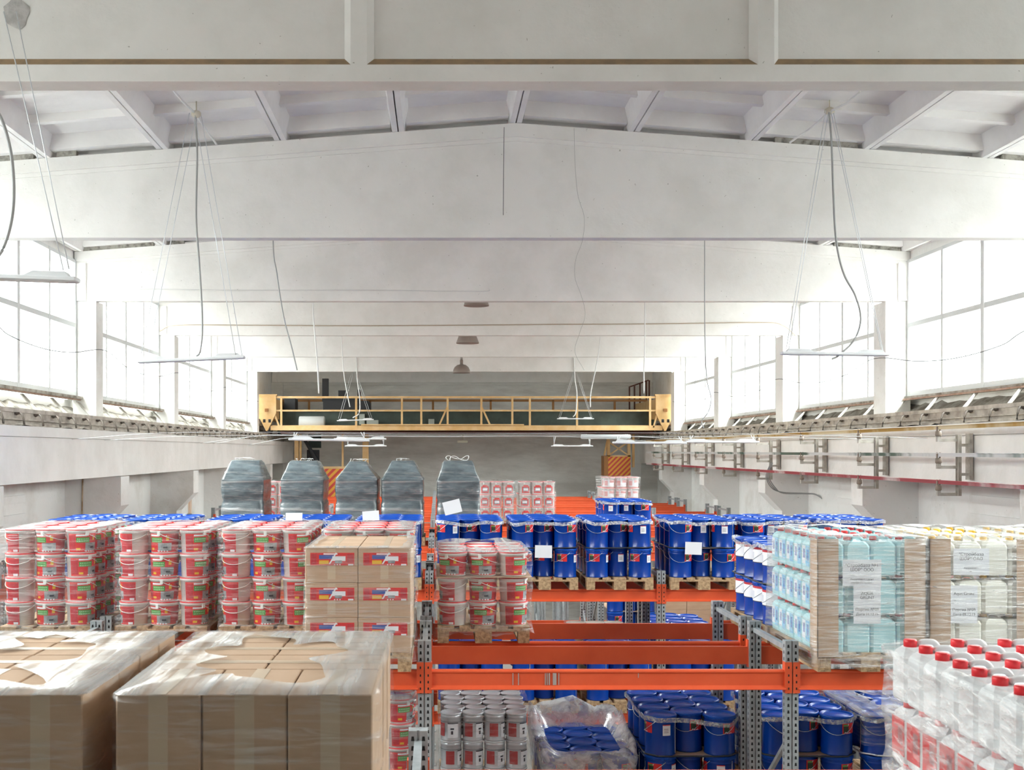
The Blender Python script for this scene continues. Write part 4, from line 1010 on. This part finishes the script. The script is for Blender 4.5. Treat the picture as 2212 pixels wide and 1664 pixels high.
def drumx(b):
    me = MB(); me.lathe([(.2, -.45), (.22, -.43), (.22, .43), (.2, .45)], 18)
    rot = Matrix.Rotation(R(90), 4, 'Y')
    b.add([rot @ Vector(v) + Vector((cx(670), .55, chh(912))) for v in me.v], me.f, 0, True)
cb('motor', drumx, mat('pale_motor_paint', '#b9bcbb', .6))
cb('control_box', lambda b: (b.box(cx(772), cx(784), .85, .99, chh(916), chh(893)), b.box(cx(925), cx(938), .85, .99, chh(917), chh(904)), b.box(cx(790), cx(815), .5, .8, chh(918), chh(907))), mat('pale_box_paint', '#9aa39f', .6))
# hanging operator cabin frame and striped boards
YD = 2.2
def hung(name, fn, mt): return cb(name, fn, mt)
def q(xp): return cx(xp, YD)
def hz(yp): return chh(yp, YD)
for xa, xb in ((636, 645), (647, 651), (738, 742), (783, 790), (790, 796)): hung('cabin_post', lambda b: b.box(q(xa), q(xb), YD, YD + .15, hz(1085), hz(931)), OCHRE)
hung('cabin_wall', lambda b: (b.box(q(660), q(687), YD + .4, YD + .5, hz(1004), hz(972)), b.bar((q(655), YD + .3, hz(948)), (q(690), YD + .3, hz(1008)), .12, .12), b.box(q(692), q(757), YD + .3, YD + .35, hz(1090), hz(1075))), DARKM)
hung('cabin_panel', lambda b: b.box(q(662), q(690), YD + .6, YD + .65, hz(968), hz(938)), GIRDM)
def striped(x0, x1, y0, y1, n, d):
    def fn(b):
        X0, X1, Z0, Z1 = q(x0), q(x1), hz(y1), hz(y0)
        b.box(X0, X1, d, d + .06, Z0, Z1, 0)
        Wd = X1 - X0; Hh = Z1 - Z0; st = (Wd + Hh) / n
        for k in range(n):
            a = X0 - Hh + k * st; bb = a + st * .5
            pts = []
            # stripe clipped to the board: x - (z - Z0) between a and bb
            poly = [(a, Z0), (bb, Z0), (bb + Hh, Z1), (a + Hh, Z1)]
            def clip(poly, inside, inter):
                out = []
                for i in range(len(poly)):
                    p, r_ = poly[i], poly[(i + 1) % len(poly)]
                    if inside(p): out.append(p)
                    if inside(p) != inside(r_): out.append(inter(p, r_))
                return out
            poly = clip(poly, lambda p: p[0] >= X0, lambda p, r_: (X0, p[1] + (r_[1] - p[1]) * (X0 - p[0]) / (r_[0] - p[0])))
            if poly: poly = clip(poly, lambda p: p[0] <= X1, lambda p, r_: (X1, p[1] + (r_[1] - p[1]) * (X1 - p[0]) / (r_[0] - p[0])))
            if len(poly) > 2: b.add([(u, d - .004, v) for u, v in poly], [tuple(range(len(poly)))], 1)
    return fn
cb('warning_board', striped(690, 762, 1011, 1080, 9, YD - .1), [STRIPE_Y, STRIPE_R])
cb('board_frame', lambda b: (b.box(q(688), q(764), YD - .12, YD - .02, hz(1013), hz(1008)), b.box(q(760), q(764), YD - .12, YD - .02, hz(1080), hz(1010))), OCHRE)
cb('warning_board', striped(1313, 1361, 987, 1036, 9, YD - .1), [STRIPE_R, STRIPE_Y])
for xa, xb in ((1312, 1318), (1356, 1362)): hung('mast_post', lambda b: b.box(q(xa), q(xb), YD, YD + .15, hz(1040), hz(930)), OCHRE)
hung('mast_side', lambda b: b.box(q(1304), q(1313), YD - .1, YD + .6, hz(1036), hz(985)), OCHRE_D)
hung('mast_bracing', lambda b: (b.bar((q(1315), YD + .05, hz(955)), (q(1358), YD + .05, hz(984)), .07, .05), b.bar((q(1358), YD + .05, hz(955)), (q(1315), YD + .05, hz(984)), .07, .05), b.box(q(1312), q(1362), YD, YD + .1, hz(988), hz(984)), b.bar((q(1306), YD + .05, hz(984)), (q(1315), YD + .05, hz(940)), .07, .05)), OCHRE)
hung('mast_rail', lambda b: b.box(q(1366), q(1371), YD, YD + .1, hz(1010), hz(935)), OCHRE)
for xp in (692, 1215): pass
cb('cage', lambda b: [b.box(cx(xp), cx(xp) + .05, 3.9, 3.96, chh(885, 4), chh(y_, 4)) for xp, y_ in ((1400, 838), (1412, 832), (1425, 828), (1440, 822), (1447, 822))] + [b.bar((cx(1400), 3.93, chh(837, 4)), (cx(1447), 3.93, chh(822, 4)), .05, .05)], RUSTY)
cb('work_light', lambda b: (b.box(cx(999, 1), cx(1001, 1), 1, 1.05, chh(951, 1), chh(935, 1)), b.box(cx(988, 1), cx(1010, 1), .9, 1.2, chh(957, 1), chh(952, 1))), mat('worklight_paint', '#9d9684', .6))

# ------------------------------------------------------------------ lamps
def lamp_proto(kind='bar'):
    L = 1.27
    b = MB()
    if kind == 'bar':
        b.cbox(-L / 2, L / 2, -.06, .06, 0, .035, .008)
        for s in (-1, 1): b.prism([(s * .58, .035), (s * .55, .07), (s * .32, .07), (s * .25, .035)][::-s], 'y', -.045, .045)
    else:
        m2 = MB(); m2.lathe([(.04, -L / 2), (.06, -L / 2 + .02), (.06, L / 2 - .02), (.04, L / 2)], 14); rot = Matrix.Rotation(R(90), 4, 'Y')
        b.add([rot @ Vector(v) + Vector((0, 0, .05)) for v in m2.v], m2.f, 0, True)
    return b.mesh('housing', LAMPG if kind == 'tube' else LAMPW)
LM = {'bar': lamp_proto('bar'), 'tube': lamp_proto('tube')}
def lamp(xl, xr, yp, Y, label, hang, kind='bar', tilt=0.0, anchors=None):
    s = F / Y; xm = (xl + xr) / 2; c = px(xm, yp, Y)
    t = thing('linear_lamp', label, 'lamp', c, 0, 'hanging linear lamps')
    o = bpy.data.objects.new('housing', LM[kind]); COL.objects.link(o); o.parent = t; o.rotation_euler = (0, tilt, 0)
    me = MB(); me.box(-.55, .55, -.04, .04, -.004, 0); d = me.build('diffuser', mat('lamp_diffuser', '#f0f2f2', .4), t); d.rotation_euler = (0, tilt, 0)
    for a, (p, q_) in enumerate(hang):
        b = MB(); b.tube([Vector(p), Vector(q_)], .0042 if Y < 15 else .006, 4); b.build('suspension_wire', CHAIN, t)
    return t
def chains(Y, apex, xw, spread=.03, zz=.07):
    """two pairs of chains from an apex to the two lamp ends (local coordinates)"""
    out = []
    for s in (-1, 1):
        for e in (-1, 1): out.append(((apex[0] + s * .03 + e * .03, e * .04, apex[1]), (s * xw + e * spread, e * .05, zz)))
    return out
def loc_apex(xl, xr, yp, Y, ax, ay): return ((ax - (xl + xr) / 2) * Y / F, (yp - ay) * Y / F)
# near lamps, hung by chains from ceiling hooks
L1Y = 8.0
a = ((40 - (-30)) * L1Y / F, (600 - 30) * L1Y / F)
lamp(-212, 168, 604, L1Y, 'white linear lamp cut by the left edge, closest overhead', [((.55 - .45, 0, 1.93), (.52, .03, .07)), ((.55 - .36, 0, 1.93), (.58, -.03, .07)), ((-.1, 0, 1.93), (-.5, 0, .07))], tilt=R(2))
lamp(300, 528, 780, 13.2, 'slightly tilted linear lamp on chains before the left windows', chains(13.2, loc_apex(300, 528, 780, 13.2, 422, 246), .56), tilt=R(-2.5))
lamp(1685, 1921, 768, 13.17, 'linear lamp on chains before the right windows', chains(13.17, loc_apex(1685, 1921, 768, 13.17, 1792, 241), .56), tilt=R(.8))
lamp(729, 806, 909, 38.45, 'distant linear lamp on chains at the left of the crane rail', chains(38.45, (-0.05, 1.72), .55), tilt=R(-2))
lamp(1204, 1282, 906, 38.45, 'distant linear lamp on chains at the right of the crane rail', chains(38.45, (0, 1.66), .55))
def pair(h): return [((-.55, 0, h), (-.55, 0, .05)), ((.55, 0, h), (.55, 0, .05)), ((-.5, 0, h), (-.55, 0, .05)), ((.5, 0, h), (.55, 0, .05))]
lamp(624, 798, 953, 17.5, 'low linear lamp hung left, in front of the yellow posts', pair(.14), tilt=R(.9))
lamp(722, 834, 950, 27.0, 'low linear lamp hung left, overlapping behind a longer one', pair(.10))
lamp(745, 835, 965, 33.9, 'lowest small linear lamp below the left pair', pair(.3))
lamp(1190, 1281, 965, 33.9, 'small linear lamp with arched cord, below the crane', pair(.3))
lamp(1254, 1363, 948, 28.5, 'grey tube lamp hung below the crane at right', pair(.12), kind='tube')
lamp(1325, 1481, 959, 19.2, 'white linear lamp before the right brackets, inner of two', pair(.13), tilt=R(.5))
lamp(1481, 1638, 957, 19.2, 'white linear lamp before the right brackets, outer of two', pair(.13), tilt=R(.3))
# tension wires that carry the low lamps
def wire(pts, r, mt, name, label, cat='cable', group=None, n=8):
    b = MB(); b.tube(spline(pts, n), r, 5); return tag(b.build(name, mt), label, cat, group)
for Y, yp, r, word in ((17.5, 936, .003, 'the nearest low lamp'), (19.2, 943, .003, 'the right lamp pair'), (27.0, 942, .004, 'the overlapping low lamp'), (28.5, 939, .004, 'the grey tube lamp'), (33.9, 944, .005, 'the small low lamps')):
    z = CZ + (974 - yp) * Y / F
    wire([(-5.76, Y, CZ + .18), (-4, Y, z + .01), (0, Y, z), (4, Y, z - .0), (7.72, Y, CZ + .2)], r, CHAIN, 'tension_wire', 'thin steel wire across the hall above %s' % word, 'wire', 'thin tension wires')
# dome lamps on the beam line
def dome(xp, yb, Y, D, label, ztop_, deep=True):
    c = px(xp, yb, Y); t = thing('dome_lamp', label, 'lamp', c, 0, 'taupe dome lamps')
    r = D / 2; b = MB()
    prof = [(r, 0), (r, .02), (r * .96, r * .35), (r * .8, r * .68), (r * .5, r * .92), (r * .2, r * 1.0), (.03, r * 1.02)] if deep else [(r, 0), (r, .015), (r * .8, .16), (r * .6, .3), (.04, .34)]
    b.lathe(prof, 28); b.build('shade', LAMPT, t)
    ztop_ = 4.43; zt = prof[-1][1]; b = MB(); b.lathe([(.05, zt), (.05, zt + .12), (.03, zt + .15)], 12); b.build('lamp_neck', LAMPT, t)
    b = MB(); hh = ztop_ - (c[2] - CZ); b.tube([(0, 0, zt + .1), (0, 0, hh)], .012, 6); b.tube([(-.03, 0, zt + .12), (-.03, 0, zt + .25), (.03, 0, zt + .25), (.03, 0, zt + .12)], .008, 5); b.build('hook_rod', CLIPM, t)
dome(997, 806, 34.8, .54, 'taupe dome lamp hanging above the crane, fully seen', 4.15)
dome(1010, 742, 26.8, .55, 'taupe trumpet lamp partly behind a roof beam', 4.15, False)
dome(1029, 661, 20.75, .47, 'taupe lamp shade whose rim just shows under a beam', 4.15, False)

# ------------------------------------------------------------------ conductor rails on the right wall
t0 = None
for nm, xo, h, mt, word in (('yellow', 7.21, .33, BARY, 'topmost'), ('green', 7.21, -.06, BARG, 'middle'), ('red', 7.21, -.45, BARR, 'lowest')):
    b = MB(); b.box(xo - .015, xo + .015, 6.0, 38.3, CZ + h - .025, CZ + h + .025); b.box(xo - .035, xo + .035, 6.0, 38.3, CZ + h + .018, CZ + h + .028)
    tag(b.build('conductor_bar', mt), '%s %s streaked conductor bar along the right wall' % (word, nm), 'conductor bar', 'crane conductor bars')
b = MB(); b.box(7.47, 7.53, -.03, .03, -.65, .23); b.box(7.47, 7.475, -.06, .03, -.65, .23); st = b.mesh('stand', BRKT)
b = MB(); b.box(7.66, 7.709, .0, .13, -.42, .25); b.box(7.53, 7.67, -.025, .025, .06, .1); b.box(7.53, 7.67, -.025, .025, -.36, -.32); wp = b.mesh('wall_plate', BRKT)
arms = []
for h in (.33, -.06, -.45):
    b = MB(); b.box(7.19, 7.48, -.025, .025, h - .2, h - .155); b.box(7.185, 7.235, -.028, .028, h - .2, h - .12); a_ = b.mesh('arm', BRKT)
    c = MB(); c.lathe([(.035, h - .125), (.045, h - .11), (.04, h - .05), (.03, h - .045)], 10, (7.21, 0, 0)); c.box(7.185, 7.193, -.02, .02, h - .05, h + .035); c.box(7.227, 7.235, -.02, .02, h - .05, h + .035)
    arms.append((a_, c.mesh('insulator', INSUL)))
for k in range(-1, 9):
    y = 15.99 + 3 * k
    if y > 38.5: break
    t = thing('conductor_bracket', 'pale steel conductor bracket, %s along the right girder counting away' % ORD[k + 1], 'bracket', (0, y, CZ), 0, 'conductor rail brackets')
    for nm, me in [('stand', st), ('wall_plate', wp)]:
        o = bpy.data.objects.new(nm, me); COL.objects.link(o); o.parent = t
    for a_, i_ in arms:
        o = bpy.data.objects.new('arm', a_); COL.objects.link(o); o.parent = t
        o2 = bpy.data.objects.new('insulator', i_); COL.objects.link(o2); o2.parent = o

# ------------------------------------------------------------------ loose cables
def on_ceiling(x, y, off=0.13):
    Y = 13.0
    for _ in range(12): Y = F * (ztop((x - 945) * Y / F) + off) / (974 - y)
    return (x, y, min(Y, 13.95))
def pcable(pts, Y, r, mt, name, label, cat='cable', group='loose hanging cables', up=False):
    P = [px(p[0], p[1], (p[2] if len(p) > 2 else Y)) for p in pts]
    if up: P = [(P[0][0], P[0][1], CZ + ztop(P[0][0]) + .272)] + P
    return wire(P, r, mt, name, label, cat, group)
pcable([(422, 246), (426, 330), (424, 470), (430, 560), (436, 660), (437, 720), (432, 760), (424, 770)], 13.2, .012, CABLE, 'cable', 'grey cable dropping from ceiling past the left chained lamp')
pcable([(1791, 243), (1796, 310), (1800, 420), (1806, 520), (1822, 590), (1848, 640), (1859, 690), (1845, 735), (1812, 768), (1797, 776)], 13.17, .013, CABLE, 'cable', 'grey cable curling down past the right chained lamp')
pcable([(-30, 220), (0, 250), (22, 320), (30, 400), (26, 470), (10, 530), (-10, 562)], 8.05, .013, CABLE, 'cable', 'thick grey cable curving at the left edge')
pcable([(590, 521, 14.5), (598, 590, 14.5), (612, 680, 14.5), (630, 750, 14.5), (642, 800, 14.5)], 14.5, .009, CABLE, 'cable', 'grey cable under the second beam at left', up=True)
pcable([(676, 657, 20.5), (680, 720, 20.5), (686, 790, 20.5), (689, 850, 20.5)], 20.5, .014, CABLEW, 'cable', 'white cable with a taped end left of the crane trolley', up=True)
pcable([(738, 727), (742, 800), (750, 850), (756, 880)], 26.6, .012, CABLEW, 'cable', 'white cable hanging behind the fourth beam', up=True)
pcable([(1089, 275), (1088, 360), (1087, 465)], 14.1, .004, CABLED, 'pull_cord', 'short straight dark cord hanging from the ridge')
pcable([(1240, 277), (1242, 350), (1248, 420), (1262, 470), (1258, 520), (1244, 560), (1242, 600), (1256, 640), (1264, 680), (1252, 720), (1242, 760), (1262, 800)], 14.1, .0022, CABLE, 'wire', 'hair thin wavy wire hanging right of the ridge', 'wire')
pcable([(1522, 525), (1522, 640), (1523, 740), (1527, 820), (1536, 860), (1530, 890), (1516, 910), (1520, 925)], 14.5, .007, CABLE, 'cable', 'long thin cable hanging before the right windows', up=True)
pcable([(1393, 655), (1393, 740), (1391, 800), (1391, 850)], 20.5, .012, CABLEW, 'cable', 'white cable above the right end of the crane', up=True)
pcable([(1297, 725), (1290, 780), (1282, 820), (1276, 850), (1275, 880)], 26.6, .013, CABLEW, 'cable', 'white cable leaning beside the right crane lamp', up=True)
pcable([(1239, 770), (1242, 820), (1246, 850), (1244, 890), (1238, 901)], 38.14, .02, CABLEW, 'cable', 'white cord feeding the right crane lamp')
pcable([(770, 770), (772, 820), (777, 860), (776, 892), (762, 903)], 38.14, .02, CABLEW, 'cable', 'white cord feeding the left crane lamp')
pcable([on_ceiling(375, 195), on_ceiling(398, 222), on_ceiling(422, 246), on_ceiling(445, 280), (468, 312, 14.12)], 13.4, .014, CABLEW, 'cable', 'tied cable bundle across the ceiling at left', group='ceiling cables')
pcable([on_ceiling(1858, 198), on_ceiling(1830, 222), on_ceiling(1792, 242), on_ceiling(1760, 270), (1706, 308, 14.12)], 13.4, .014, CABLEW, 'cable', 'tied cable bundle across the ceiling at right', group='ceiling cables')
for nm, xp, yp in (('left', 424, 248), ('right', 1792, 241)):
    b = MB(); c = px(xp, yp, 13.2); b.lathe([(.03, -.03), (.06, -.01), (.055, .03), (.02, .05)], 10, c); b.tube([c, (c[0], c[1], CZ + ztop(c[0]) + .272)], .008, 5)
    tag(b.build('cable_junction', mat('knot_tape', '#c9c2b2', .7)), 'taped cable knot under the roof slab at %s' % nm, 'cable knot')
wire([(-6.17, 9, CZ + 1.75)] + [(-6.17, y, CZ + 1.9 - .30 * (1 - ((y - m_) / 3) ** 2)) for m_ in (17.4, 23.4, 29.4, 35.4) for y in (m_ - 2.8, m_ - 1.4, m_, m_ + 1.4)] + [(-6.17, 38.3, CZ + 1.7)], .007, CABLED, 'cable', 'sagging dark cable along the left windows', group='window cables')
wire([(8.11, 9, CZ + 1.75)] + [(8.11, y, CZ + 1.75 - .30 * (1 - ((y - m_) / 3) ** 2)) for m_ in (17.4, 23.4, 29.4, 35.4) for y in (m_ - 2.8, m_ - 1.4, m_, m_ + 1.4)] + [(8.11, 38.3, CZ + 1.7)], .007, CABLED, 'cable', 'sagging dark cable along the right windows', group='window cables')
Y3 = BAYS[4] - .055
wire([px(200, 650, Y3), px(212, 626, Y3), px(320, 625, Y3), px(520, 627, Y3), px(800, 627, Y3), px(960, 629, Y3), px(1050, 629, Y3), px(1056, 622, Y3)], .008, CABLEW, 'cable', 'thin wire stapled along the third roof beam', group='beam cables')
Y4 = BAYS[5] - .055
wire([px(345, 715, Y4), px(385, 703, Y4), px(560, 703, Y4), px(760, 704, Y4), px(980, 703, Y4), px(1200, 701, Y4), px(1400, 700, Y4), px(1640, 697, Y4), px(1690, 703, Y4), px(1722, 728, Y4)], .013, mat('tan_cable', '#b8aa98', .7), 'cable', 'tan cable bundle along the fourth roof beam', group='beam cables')
b = MB()
for k in range(3):
    P = [px(1665 + k * 2, 1000, 24.6), px(1655 + k * 3, 1030, 24.6), px(1668 + k * 4, 1055, 25.2), px(1692, 1064 + k, 25.5), px(1740, 1066 + k * .6, 25.5), px(1762, 1068 + k * .6, 25.4), px(1780, 1082, 25.2), px(1788, 1098, 25)]
    b.tube(spline(P, 6), .012, 5)
tag(b.build('cable_bundle', CABLE), 'grey cable bundle bending along the lower right wall', 'cable')
